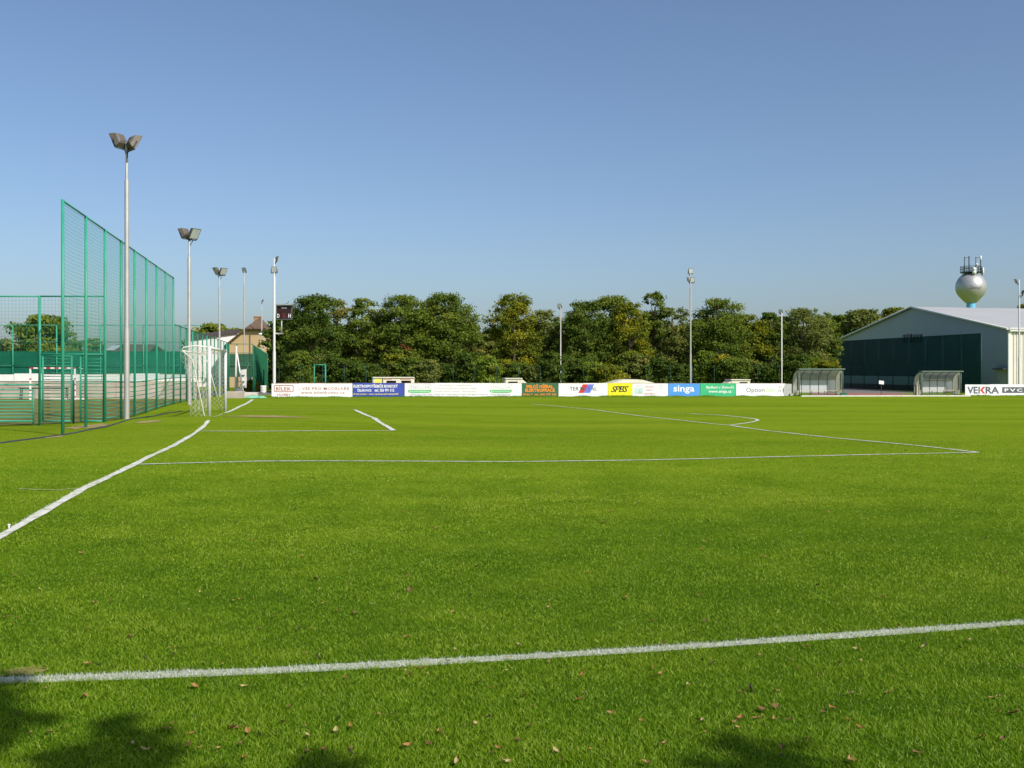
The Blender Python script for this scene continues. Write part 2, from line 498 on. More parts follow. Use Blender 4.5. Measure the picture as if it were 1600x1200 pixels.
# ------------------------------------------------------------------ grass blades (uncountable: one object)
def mat_blade():
    m = bpy.data.materials.new('grass_blade'); m.use_nodes = True
    nt = m.node_tree; N = nt.nodes; L = nt.links
    N.clear()
    out = N.new('ShaderNodeOutputMaterial')
    at = N.new('ShaderNodeAttribute'); at.attribute_name = 'tone'
    pa = N.new('ShaderNodeAttribute'); pa.attribute_name = 'paint'
    r = N.new('ShaderNodeValToRGB'); e = r.color_ramp.elements
    for p in (.3, .6, .85): e.new(p)
    for q, (p, c) in zip(e, ((0, BL[0]), (.3, BL[1]), (.6, BL[2]), (.85, BL[3]), (1, BL[4]))):
        q.position = p; q.color = (*c, 1)
    L.new(at.outputs['Fac'], r.inputs[0])
    mx = N.new('ShaderNodeMix'); mx.data_type = 'RGBA'; mx.inputs[7].default_value = (.74, .75, .72, 1)
    L.new(pa.outputs['Fac'], mx.inputs[0]); L.new(r.outputs[0], mx.inputs[6])
    df = N.new('ShaderNodeBsdfDiffuse'); tl = N.new('ShaderNodeBsdfTranslucent'); gl = N.new('ShaderNodeBsdfGlossy')
    gl.inputs['Roughness'].default_value = .5; gl.inputs['Color'].default_value = (.8, .85, .45, 1)
    m1 = N.new('ShaderNodeMixShader'); m1.inputs[0].default_value = .42
    m2 = N.new('ShaderNodeMixShader'); m2.inputs[0].default_value = .04
    L.new(mx.outputs[2], df.inputs[0]); L.new(mx.outputs[2], tl.inputs[0])
    L.new(df.outputs[0], m1.inputs[1]); L.new(tl.outputs[0], m1.inputs[2])
    L.new(m1.outputs[0], m2.inputs[1]); L.new(gl.outputs[0], m2.inputs[2])
    L.new(m2.outputs[0], out.inputs[0])
    return m
BL = ((.058, .150, .004), (.132, .275, .006), (.225, .365, .009), (.37, .46, .035), (.64, .58, .24))

def vnoise(x, y, s, seed):
    """smooth value noise"""
    rs = np.random.RandomState(seed); T = rs.rand(64, 64)
    a = x / s + 100; b = y / s + 100
    i = np.floor(a).astype(int); j = np.floor(b).astype(int); fx = a - i; fy = b - j
    fx = fx * fx * (3 - 2 * fx); fy = fy * fy * (3 - 2 * fy)
    g = lambda p, q: T[p % 64, q % 64]
    return (g(i, j) * (1 - fx) + g(i + 1, j) * fx) * (1 - fy) + (g(i, j + 1) * (1 - fx) + g(i + 1, j + 1) * fx) * fy

def near_lines(x, y):
    """signed closeness to painted lines: 1 inside, 0 outside"""
    out = np.zeros(x.shape)
    for pts, w in LINES[:5]:
        best = np.full(x.shape, 9.0)
        sel = (x > pts[:, 0].min() - .5) & (x < pts[:, 0].max() + .5) & (y > pts[:, 1].min() - .5) & (y < pts[:, 1].max() + .5)
        if not sel.any(): continue
        xs, ys = x[sel], y[sel]; bb = np.full(xs.shape, 9.0)
        for (a, b) in zip(pts[:-1], pts[1:]):
            if a[1] > 34 and b[1] > 34: continue
            d = b - a; l2 = d @ d
            t = np.clip(((xs - a[0]) * d[0] + (ys - a[1]) * d[1]) / l2, 0, 1)
            bb = np.minimum(bb, np.hypot(xs - a[0] - t * d[0], ys - a[1] - t * d[1]))
        best[sel] = bb
        edge = w / 2 + .030 * (vnoise(x, y, .04, 8) - .45)
        out = np.maximum(out, (best < edge) * 1.0)
    return out

def grass():
    rs = np.random.RandomState(11)
    d0, d1 = 3.2, 30.0
    n = 1300000
    d = d0 * (d1 / d0) ** rs.rand(n)               # pdf 1/d : density 1/d^2 over a widening strip
    keep = rs.rand(n) < np.clip((31 - d) / 12, 0, 1)
    d = d[keep]; n = len(d)
    x = (rs.rand(n) * 2 - 1) * (.54 * d + .9)
    y = d
    z = Hn(x, y)
    big = vnoise(x * .45 + y * .1, y * 1.1, 1.5, 3); mid = vnoise(x * .7, y, .32, 4); cl = vnoise(x, y, .09, 5)
    h = (.008 + .011 * rs.rand(n) ** 1.3 + .008 * cl) * (.8 + .4 * mid) * np.clip(1.2 - d / 30, .45, 1)
    wd = (.0020 + .0016 * rs.rand(n)) * np.maximum(1, d / 7.0)
    an = rs.rand(n) * 2 * np.pi
    la = rs.rand(n) * 2 * np.pi
    le = h * (.2 + 1.7 * rs.rand(n) ** 1.3)
    px_, py_ = np.cos(an) * wd, np.sin(an) * wd
    tx, ty = x + np.cos(la) * le, y + np.sin(la) * le
    V = np.empty((n, 3, 3), np.float32)
    V[:, 0] = np.stack([x - px_, y - py_, z - .002], -1)
    V[:, 1] = np.stack([x + px_, y + py_, z - .002], -1)
    V[:, 2] = np.stack([tx, ty, z + h], -1)
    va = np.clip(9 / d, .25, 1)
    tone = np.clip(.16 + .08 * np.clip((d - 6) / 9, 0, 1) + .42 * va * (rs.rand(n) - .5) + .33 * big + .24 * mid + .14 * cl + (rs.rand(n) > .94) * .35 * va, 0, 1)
    tone[(rs.rand(n) > .992) & (d < 10)] = 1.0
    paint = near_lines(x, y)
    paint *= (rs.rand(n) < .88) * (.72 + .28 * rs.rand(n))
    # longer unmown grass at the foot of the boards and posts
    m2 = 9000
    tt = rs.rand(m2) * 62 - .5
    bx = X(424, 73.5) + .981 * tt + .195 * .10 * (rs.rand(m2) + .3); by = 73.5 + .195 * tt - .981 * .16 * (rs.rand(m2) + .4)
    bz = Hn(bx, by); hh_ = (.03 + .08 * rs.rand(m2)) * (.35 + 1.1 * vnoise(tt, tt * 0, .9, 6))
    W = np.empty((m2, 3, 3), np.float32); ww_ = .012 + .012 * rs.rand(m2)
    W[:, 0] = np.stack([bx - ww_, by, bz], -1); W[:, 1] = np.stack([bx + ww_, by, bz], -1)
    W[:, 2] = np.stack([bx + rs.normal(0, .04, m2), by + rs.normal(0, .03, m2), bz + hh_], -1)
    V = np.concatenate([V, W]); tone = np.concatenate([tone, .1 + .4 * rs.rand(m2)]); paint = np.concatenate([paint, np.zeros(m2)]); n += m2
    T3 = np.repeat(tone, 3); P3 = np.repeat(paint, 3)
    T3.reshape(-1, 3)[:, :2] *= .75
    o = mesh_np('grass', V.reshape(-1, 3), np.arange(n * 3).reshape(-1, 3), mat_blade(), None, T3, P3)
    tag(o, 'short mown grass blades of the pitch, longer along the boards', 'grass', kind='stuff')
grass()

# ------------------------------------------------------------------ lamp poles
def lamp_head(root, c, yaw, tilt, s, px, k):
    """floodlight: tapering housing, glass, U bracket"""
    f = Vector((math.sin(yaw) * math.cos(tilt), math.cos(yaw) * math.cos(tilt), -math.sin(tilt)))
    r = Vector((math.cos(yaw), -math.sin(yaw), 0)); u = r.cross(f)
    c = Vector(c)
    def ring(off, w, hgt): return [c + f * off + r * (a * w / 2) + u * (b * hgt / 2) for a, b in ((-1, -1), (1, -1), (1, 1), (-1, 1))]
    rings = [ring(-.32 * s, .50 * s, .42 * s), ring(-.22 * s, .72 * s, .72 * s), ring(.10 * s, .98 * s, 1.0 * s), ring(.17 * s, 1.0 * s, 1.04 * s)]
    b = MB()
    for q in rings: b.v += [tuple(p) for p in q]
    for j in range(3):
        for e in range(4):
            b.f.append((j * 4 + e, j * 4 + (e + 1) % 4, j * 4 + 4 + (e + 1) % 4, j * 4 + 4 + e)); b.sm.append(False)
    b.f.append((3, 2, 1, 0)); b.sm.append(False); b.f.append((12, 13, 14, 15)); b.sm.append(False)
    h = b.build('lamp_housing', M_house, root)
    g = MB().box(c + f * (.175 * s), (.86 * s, .02, .88 * s), r, f, u)
    g.build('lamp_glass', M_lens, h)
    br = MB()
    low = c - u * (.66 * s)
    for a in (-1, 1):
        br.tube([c + r * (a * .53 * s), low + r * (a * .53 * s)], .025, 5)
    br.tube([low - r * .53 * s, low + r * .53 * s], .025, 5)
    br.tube([low, Vector((px[0], px[1], low.z - .05))], .03, 5)
    br.tube([low + r * .2 * s * k, Vector((px[0], px[1], low.z - .5 * s - .1))], .022, 5)
    br.build('bracket', M_dark, root)

def light_pole(label, u, d, vtop, heads, r0=.11, r1=.055, steps=True, m=None, name='floodlight_pole', group='floodlight poles round the pitch'):
    x, y = X(u, d), d; z = H(x, y); zt = Z(vtop, d); m = m or M_galv
    root = thing(name, label, 'lamp pole', (x, y, z), group)
    p = MB(); hh = zt - z
    if steps:
        pr = [(r0, -.2), (r0, hh * .32), (r0 * .8, hh * .33), (r0 * .78, hh * .86), (r1 * .85, hh * .87), (r1 * .8, hh)]
    else:
        pr = [(r0, -.2), (r1, hh)]
    p.lathe((x, y, z), pr + [(0.001, hh + .005)], 14)
    p.build('pole', m, root)
    k = 1
    for (du, v, yaw, tilt, s) in heads:
        lamp_head(root, (X(u + du, d), y + .04 * k, Z(v, d)), math.radians(yaw), math.radians(tilt), s, (x, y), k); k = -k
    return root

light_pole('tallest grey floodlight pole beside the high green fence, two lamps turned away', 198, 36.3, 222,
           [(-12.5, 219, -66, 28, .54), (11.5, 223, 48, 28, .54)], .092, .055)
light_pole('floodlight pole behind the goal with two lamps in a V', 295.5, 51.0, 366, [(-7, 364, -58, 30, .54), (8, 364.5, 122, 30, .54)], .095, .055)
light_pole('third floodlight pole along the fence line, both lamps facing the pitch', 343, 75, 424, [(-5.5, 422.5, -128, 28, .52), (5.5, 423.5, 128, 28, .52)], .085, .05)
light_pole('slim pole with one small lamp in front of the tan house', 381.5, 98, 424, [(0, 421.5, -150, 15, .42)], .08, .05)
light_pole('short distant pole with one tilted lamp above the house roof', 409, 118, 473, [(1.5, 470, 70, 30, .34)], .09, .05)
M_polew = mat('pale_pole_paint', (.62, .61, .57), .5, var=.06)
light_pole('pale floodlight pole carrying the scoreboard, lamps on two levels', 428.5, 78, 404, [(4.5, 404, 85, 14, .36), (0, 421, 175, 14, .42)], .115, .06, m=M_polew)
light_pole('low floodlight pole behind the green and orange board', 876, 90, 477, [(-1.5, 477.5, -160, 14, .34)], .058, .045, False, M_galv)
light_pole('tall floodlight pole behind the boards with three lamps near its top', 1079, 90, 424, [(0, 423, 160, 8, .42), (-4.5, 436, -80, 14, .36), (2.5, 437, 165, 14, .42)], .085, .05)
light_pole('low floodlight pole left of the first dugout', 1221.5, 93, 487, [(-1.5, 486, -150, 14, .30)], .058, .045, False, M_polew)
light_pole('floodlight pole in front of the hall at the right edge', 1592.5, 92, 437, [(-5, 438.5, -80, 20, .34), (6, 457, 120, 16, .44)], .085, .05, m=M_polew)

# ------------------------------------------------------------------ fences on the left
GD = Vector((-.195, .981, 0)); GD.normalize()      # direction of the goal line, away from the camera
GN = Vector((GD.y, -GD.x, 0))                      # into the pitch
FP0 = Vector((X(98, 27.6), 27.6, 0))

def wire_net(root, a, b, z0, z1, step, r, m, name='net', zig=0.0):
    """square wire net between ground points a and b"""
    a = Vector(a); b = Vector(b); L_ = (b - a).length; t = (b - a) / L_
    n = MB()
    k = 0; z = z0
    def w3(p, q, ax1, ax2):
        i = len(n.v)
        for c in (p, q):
            for an in (0.5, 2.6, 4.7):
                n.v.append(tuple(c + ax1 * (r * math.cos(an)) + ax2 * (r * math.sin(an))))
        for j in range(3):
            n.f.append((i + j, i + (j + 1) % 3, i + 3 + (j + 1) % 3, i + 3 + j)); n.sm.append(False)
    nn = Vector((-t.y, t.x, 0)); up = Vector((0, 0, 1))
    while z < z1:
        segs = max(1, int(L_ / 1.5))
        p0 = None
        for s_ in range(segs + 1):
            sg = 0.0 if s_ % 2 == 0 else zig
            p = a + t * (L_ * s_ / segs) + up * (z - sg)
            if p0 is not None: w3(p0, p, nn, up)
            p0 = p
        z += step
    s_ = 0.0
    while s_ < L_:
        p = a + t * s_
        w3(p + up * z0, p + up * z1, nn, t)
        s_ += step
    o = n.build(name, m, root)
    o['kind'] = 'stuff'
    return o

# --- the six metre fence behind the goal line
tall = thing('ball_stop_fence', 'high green net fence of tall posts behind the goal line', 'fence', (FP0.x, FP0.y, 0))
FPOST = []
for i in range(9):
    p = FP0 + GD * (3.0 * i); z = H(p.x, p.y); FPOST.append((p, z))
    MB().tube([(p.x, p.y, z - .2), (p.x, p.y, 6.2)], .045, 8).build('post', M_post, tall)
for i in range(8):
    a, b = FPOST[i][0], FPOST[i + 1][0]
    MB().tube([a + Vector((0, 0, 6.17)), b + Vector((0, 0, 6.17))], .028, 6).build('top_rail', M_post, tall)
wire_net(tall, FP0 + GN * -.03, FPOST[8][0] + GN * -.03, 1.3, 6.15, .105, .0027, M_net, zig=.03)
for i in range(2, 8):
    a, b = FPOST[i][0], FPOST[i + 1][0]
    for k, zz in enumerate((1.30, 1.12, .94, .77, .60, .43, .27, .12)):
        za, zb = FPOST[i][1] + zz, FPOST[i + 1][1] + zz
        MB().tube([a + Vector((0, 0, za)), b + Vector((0, 0, zb))], .024 if k in (0, 7) else .015, 5).build('rail', M_post, tall)

# --- the lower fence that carries on along the court
low = thing('court_side_fence', 'lower green net fence continuing beyond the high fence', 'fence', (FPOST[8][0].x, FPOST[8][0].y, 0))
LP = []
for i in range(0, 14):
    p = FPOST[8][0] + GD * (3.0 * i + (.12 if i == 0 else 0)); LP.append((p, H(p.x, p.y)))
for i, (p, z) in enumerate(LP):
    MB().tube([(p.x, p.y, z - .2), (p.x, p.y, 3.95)], .04, 8).build('post', M_post2 if i % 3 else M_post, low)
for i in range(13):
    a, b = LP[i][0], LP[i + 1][0]
    MB().tube([a + Vector((0, 0, 3.92)), b + Vector((0, 0, 3.92))], .026, 6).build('top_rail', M_post2, low)
    for k, zz in enumerate((1.30, 1.0, .72, .43, .12)):
        MB().tube([a + Vector((0, 0, LP[i][1] + zz)), b + Vector((0, 0, LP[i + 1][1] + zz))], .022, 5).build('rail', M_post, low)
wire_net(low, LP[0][0], LP[4][0], 1.3, 3.9, .115, .0024, M_net)
wire_net(low, LP[4][0] + GD * .02, LP[13][0], 1.3, 3.9, .5, .003, M_net, 'line_wires')

# --- the fence across, with its gates
cy = 33.5; cz = H(-13, cy)
cross = thing('court_end_fence', 'green net fence at the left edge meeting the high fence', 'fence', (X(62, cy), cy, cz))
xr = FPOST[2][0].x
ZT = Z(462, cy)
for u in (-330, -200, -70, 62):
    MB().tube([(X(u, cy), cy, cz - .2), (X(u, cy), cy, ZT)], .045, 8).build('post', M_post, cross)
seg = [X(-330, cy), X(-200, cy), X(-70, cy), X(62, cy), xr]
for a, b in zip(seg[:-1], seg[1:]):
    MB().tube([(a, cy, ZT - .02), (b, cy, ZT - .02)], .028, 6).build('top_rail', M_post, cross)
wire_net(cross, (seg[0], cy, 0), (xr, cy, 0), 2.2, ZT - .05, .115, .0024, M_net)
for v in (601, 609, 615, 620.5, 626, 631.5, 636.5, 642, 647, 652, 658):
    MB().tube([(seg[0], cy - .02, Z(v, cy)), (X(62 if v < 602 else 52, cy), cy - .02, Z(v, cy))], .02 if v not in (601, 658) else .03, 5).build('rail', M_post, cross)
MB().tube([(X(52, cy), cy, cz - .1), (X(52, cy), cy, Z(607.5, cy))], .03, 6).build('short_post', M_post, cross)
MB().tube([(X(62, cy), cy, Z(553.5, cy)), (xr, cy, Z(553.5, cy))], .028, 6).build('gate_lintel', M_post, cross)
def gate(label, u0, u1, dy, blocks=False):
    y = cy + dy
    g = thing('fence_gate', label, 'gate', (X(u0, y), y, cz), 'gate leaves in the green fence')
    fr = MB()
    z0, z1 = Z(658, y), Z(556, y)
    fr.tube([(X(u0, y), y, z0), (X(u0, y), y, z1)], .03, 6); fr.tube([(X(u1, y), y, z0), (X(u1, y), y, z1)], .03, 6)
    fr.tube([(X(u0, y), y, z1), (X(u1, y), y, z1)], .03, 6); fr.tube([(X(u0, y), y, z0), (X(u1, y), y, z0)], .03, 6)
    fr.build('frame', M_post, g)
    for v in np.arange(561, 655, 5.4):
        zz = Z(v, y)
        MB().tube([(X(u0, y) + .02, y, zz), (X(u1, y) - .02, y, zz)], .013, 5).build('rail', M_post, g)
        if blocks:
            MB().box((X(76, y), y - .03, zz), (.085, .02, .028)).build('black_block', M_black, g)  # one small black block in front of each rail
gate('left gate leaf with small black blocks on every rail', 67, 112, .02, True)
gate('right gate leaf next to the high fence corner', 126, 162, .05)
MB().tube([(X(112.5, cy), cy + .12, cz - .1), (X(112.5, cy), cy + .12, Z(594, cy))], .03, 6).build('gate_stop_post', M_dark, cross)

# --- long wall, white panels and green windscreen at the far end of the court
wy = 64.0; wz = H(-30, wy)
WX0, WX1 = X(-260, wy), -19.25
far = thing('court_wall', 'long concrete wall at the far end of the court', 'wall', (X(150, wy), wy, wz))
zt = Z(596.5, wy)
nseg = 9
for i in range(nseg):
    a = WX0 + (WX1 - WX0) * i / nseg; b = WX0 + (WX1 - WX0) * (i + 1) / nseg
    for j in range(3):
        z0 = wz - .1 + (zt - wz + .1) * j / 3; z1 = wz - .1 + (zt - wz + .1) * (j + 1) / 3
        MB().box(((a + b) / 2, wy + .1 + .004 * ((i + j) % 3), (z0 + z1) / 2), (b - a - .02, .2, z1 - z0 - .015)).build('concrete_plank', M_conc, far)
wsf = thing('windscreen_fence', 'tall green fence with windscreen cloth and white panels above the court wall', 'fence', (X(89, wy), wy + .3, wz))
wy2 = wy + .3
us = np.arange(-248, 318, 45.5)
for i, (a, b) in enumerate(zip(us[:-1], us[1:])):
    v0 = 583.5 if i % 4 == 2 else 585
    MB().box((X((a + b) / 2, wy2), wy2 - .26, (Z(v0, wy2) + Z(595.5, wy2)) / 2), (X(b, wy2) - X(a, wy2) - .03, .03, Z(v0, wy2) - Z(595.5, wy2))).build('white_panel', M_white, wsf)
M_screen = mat_sheer('windscreen_cloth', (.018, .17, .105), .88, .25)
pu = [-252, -184, -116, -48, 20, 88.5, 157, 224, 290]
for u in pu:
    MB().tube([(X(u, wy2), wy2, wz), (X(u, wy2), wy2, Z(507.5, wy2))], .04, 6).build('post', M_post, wsf)
for a, b in zip(pu[:-1], pu[1:]):
    MB().tube([(X(a, wy2), wy2, Z(508, wy2)), (X(b, wy2), wy2, Z(508, wy2))], .025, 6).build('top_rail', M_post, wsf)
    MB().box((X((a + b) / 2, wy2), wy2 + .06, (Z(549, wy2) + Z(584, wy2)) / 2), (X(b, wy2) - X(a, wy2) - .02, .006, Z(549, wy2) - Z(584, wy2))).build('windscreen_cloth', M_screen, wsf)
    for v in (534.5, 571):
        MB().tube([(X(a, wy2), wy2 - .05, Z(v, wy2)), (X(b, wy2), wy2 - .05, Z(v, wy2))], .02, 5).build('rail', M_post2, wsf)
    MB().tube([(X((a + b) / 2 + 8, wy2), wy2 - .08, wz), (X((a + b) / 2 + 8, wy2), wy2 - .08, Z(534.5, wy2))], .02, 5).build('mid_post', M_post2, wsf)
wire_net(wsf, (X(-252, wy2), wy2 + .02, 0), (X(290, wy2), wy2 + .02, 0), Z(549, wy2), Z(509, wy2), .16, .0022, M_net)
MB().tube([(X(290, wy2), wy2, Z(508, wy2)), (X(318, wy2), wy2, Z(508.6, wy2))], .025, 6).build('top_rail', M_post, wsf)

# --- small handball goal, dark bench frame
M_red = mat('red_paint', (.45, .03, .04), .5, var=.1)
hg_y = 60.0; hz = H(X(80, hg_y), hg_y)
hg = thing('handball_goal', 'small red and white striped handball goal on the court', 'goal', (X(82, hg_y), hg_y, hz))
hx0, hx1, hzt = X(47.5, hg_y), X(117, hg_y), Z(574, hg_y) - .04
def striped(a, b, n, first=0):
    a, b = Vector(a), Vector(b)
    for k in range(n):
        p, q = a + (b - a) * k / n, a + (b - a) * (k + 1) / n
        ax = (b - a).normalized()
        MB().box((p + q) / 2, ((q - p).length - .002, .08, .08), ax, (0, 1, 0), ax.cross(Vector((0, 1, 0)))).build('stripe', M_red if (k + first) % 2 == 0 else M_white, hg)
striped((hx0 - .04, hg_y, hzt), (hx1 + .04, hg_y, hzt), 11)
for xx in (hx0, hx1):
    MB().box((xx, hg_y, (hz + hzt - .04) / 2), (.08, .08, hzt - .04 - hz)).build('post', M_white, hg)
    for q in (.18, .55, .9, 1.2):
        MB().box((xx, hg_y - .003, hz + q), (.088, .088, .07)).build('stripe', M_red, hg)
    MB().tube([(xx + .25, hg_y, hzt + .02), (xx + .42, hg_y + .5, hzt - .12), (xx + .45, hg_y + .7, hz + .02)], .02, 5).build('net_arm', M_whitew, hg)
MB().tube([(hx0 + .2, hg_y + .7, hz + .03), (hx1 + .3, hg_y + .7, hz + .03)], .03, 5).build('base_bar', M_white, hg)
wire_net(hg, (hx0 + .2, hg_y + .65, 0), (hx1 + .3, hg_y + .65, 0), hz, hzt - .2, .14, .002, M_whitew)
bf_y = 61.0
bf = thing('court_bench', 'low dark bench frame in front of the court wall', 'bench', (X(66, bf_y), bf_y, wz))
zb = Z(606.5, bf_y)
MB().box((X(68, bf_y), bf_y, zb), (X(107, bf_y) - X(32, bf_y), .28, .07)).build('seat', M_dark, bf)
for u in (32.5, 104):
    b = MB(); b.tube([(X(u, bf_y), bf_y - .12, wz), (X(u + 1, bf_y), bf_y - .1, zb)], .03, 5); b.tube([(X(u, bf_y), bf_y + .12, wz), (X(u + 1, bf_y), bf_y + .1, zb)], .03, 5)
    b.build('leg', M_dark, bf)

# hose on the grass
hp = [G(u, v) for u, v in ((-60, 702), (0, 693), (50, 686.5), (100, 680), (118, 677), (140, 672), (165, 668), (190, 660), (205, 655.5), (240, 650.5), (262, 646), (285, 643))]
MBh = MB().tube([(x, y, H(x, y) + .012) for x, y in hp], .024, 8)
tag(MBh.build('hose', M_black, None), 'dark hose lying on the grass along the high fence', 'hose')

# ------------------------------------------------------------------ football goal
gA = Vector((X(327, 35.4), 35.4, 0)); gA.z = Z(653.5, 35.4)
gB = gA + GD * 7.44; gB.z = H(gB.x, gB.y)
goal = thing('football_goal', 'white football goal with loose net standing on the goal line', 'goal', gA)
BK = -GN
def cyl(name, pts, r, m, par, n=12, r1=None):
    return MB().tube(pts, r, n, r1).build(name, m, par)
top = Vector((0, 0, 2.44))
M_goal = mat('goal_paint', (.62, .62, .60), .4, var=.05)
cyl('post', [gA + Vector((0, 0, -.1)), gA + top], .06, M_goal, goal)
cyl('post', [gB + Vector((0, 0, -.1)), gB + Vector((0, 0, 2.44 + gA.z - gB.z))], .06, M_goal, goal)
gBt = gB + Vector((0, 0, 2.44 + gA.z - gB.z)); gAt = gA + top
cyl('crossbar', [gAt - Vector((0, 0, .06)) + GD * .06, gBt - Vector((0, 0, .06)) - GD * .06], .055, M_goal, goal)
backs = []
for q in (gAt, gBt):
    e = q + BK * .92 + Vector((0, 0, -.16))
    cyl('net_arm', [q + BK * .05 + Vector((0, 0, -.03)), q + BK * .5 + Vector((0, 0, -.0)), q + BK * .82 + Vector((0, 0, -.05)), e], .022, M_whitew, goal, 8)
    backs.append(e)
cyl('back_bar', [backs[0], backs[1]], .024, M_white, goal, 8)
legs = []
for q, e, gd in ((gA, backs[0], GD), (gB, backs[1], -GD)):
    st = e + gd * .9 + BK * -.28 + Vector((0, 0, -.30)); ft = q + BK * .16 + gd * .02
    ft.z = H(ft.x, ft.y)
    cyl('support_leg', [e + gd * .6, st, ft], .022, M_whitew, goal, 8)
    legs.append(ft)
M_string = mat('net_cord', (.64, .62, .55), .8, var=.1)
def goal_net():
    n = MB()
    rs = random.Random(5)
    def strand(pts, r=.0028):
        n.tube(pts, r, 3, cap=False)
    # profile of the net seen from the side: crossbar -> back bar -> falls inwards to the ground
    def prof(base_t, base_z):
        return [(0.05, -.05), (.45, -.10), (.9, -.18), (.86, -.55), (.74, -1.0), (.64, -1.5), (.60, -2.0), (.62, -2.40)]
    L_ = (gBt - gAt).length
    K = 46
    grid = []
    for i in range(K + 1):
        q = gAt + (gBt - gAt) * (i / K); sag = .12 * math.sin(i / K * math.pi) + .04 * math.sin(i * 1.1)
        col = []
        pr = prof(0, 0)
        for j in range(len(pr) - 1):
            for s_ in range(4):
                a = s_ / 4
                o = pr[j][0] * (1 - a) + pr[j + 1][0] * a; zz = pr[j][1] * (1 - a) + pr[j + 1][1] * a
                col.append(q + BK * (o + .05 * math.sin(i * .7 + j)) + Vector((0, 0, zz - (sag if j < 3 else 0) * (1 if zz > -.6 else .3))))
        grid.append(col)
    for i in range(K):                                    # diagonal mesh
        for j in range(len(grid[0]) - 1):
            a, b, c, d = grid[i][j], grid[i + 1][j], grid[i][j + 1], grid[i + 1][j + 1]
            strand([a, d] if (i + j) % 2 == 0 else [b, c])
    # side nets
    for q, sgn in ((gA, 1), (gB, -1)):
        base = gAt if sgn == 1 else gBt
        pr = prof(0, 0)
        for j in range(0, 26):
            zz = -.1 - j * .09
            o1 = np.interp(-zz, [-p[1] for p in pr[2:]], [p[0] for p in pr[2:]])
            nseg_ = 7
            row0 = [base + BK * (o1 * k / nseg_) + Vector((0, 0, zz)) for k in range(nseg_ + 1)]
            o2 = np.interp(-zz + .09, [-p[1] for p in pr[2:]], [p[0] for p in pr[2:]])
            row1 = [base + BK * (o2 * k / nseg_) + Vector((0, 0, zz - .09)) for k in range(nseg_ + 1)]
            for k in range(nseg_):
                strand([row0[k], row1[k + 1]] if (k + j) % 2 == 0 else [row0[k + 1], row1[k]])
    o = n.build('net', M_string, goal)
    o['kind'] = 'stuff'
goal_net()

# ------------------------------------------------------------------ advertising boards
BE = Vector((.981, .195, 0)).normalized()
BNv = Vector((BE.y, -BE.x, 0))                      # towards the pitch / camera
BA = Vector((X(424, 73.5), 73.5, 0))

def board_pt(u, off=0.0):
    k = (u - 800) / F
    A = BA - BNv * off
    t = (k * A.y - A.x) / (BE.x - k * BE.y)
    return A + BE * t

def colmat(name, c, rough=.5):
    return mat('print_' + name, c, rough, var=.07, scale=1.6, spec=.3)
K_white = colmat('white', (.78, .78, .80)); K_red = colmat('dark_red', (.36, .075, .05)); K_blue = colmat('blue', (.045, .075, .36))
K_yellow = colmat('yellow', (.80, .72, .02)); K_lyel = colmat('pale_yellow', (.78, .66, .12)); K_green = colmat('forest_green', (.035, .13, .06))
K_orange = colmat('orange', (.85, .27, .02)); K_lgreen = colmat('leaf_green', (.10, .42, .17)); K_grey = colmat('grey', (.28, .28, .27))
K_lgrey = colmat('light_grey', (.52, .53, .48)); K_black = colmat('black', (.025, .025, .03)); K_sky = colmat('sky_blue', (.08, .30, .72))
K_emer = colmat('emerald', (.05, .44, .19)); K_sred = colmat('signal_red', (.60, .04, .03)); K_violet = colmat('violet_blue', (.15, .19, .72))
K_teal = colmat('pale_teal', (.50, .64, .62)); K_mint = colmat('mint', (.55, .80, .55)); K_lime = colmat('lime', (.45, .72, .22)); K_brown = colmat('sand', (.45, .38, .26))
K_pink = colmat('rose', (.60, .28, .24)); K_slate = colmat('slate', (.10, .11, .13))

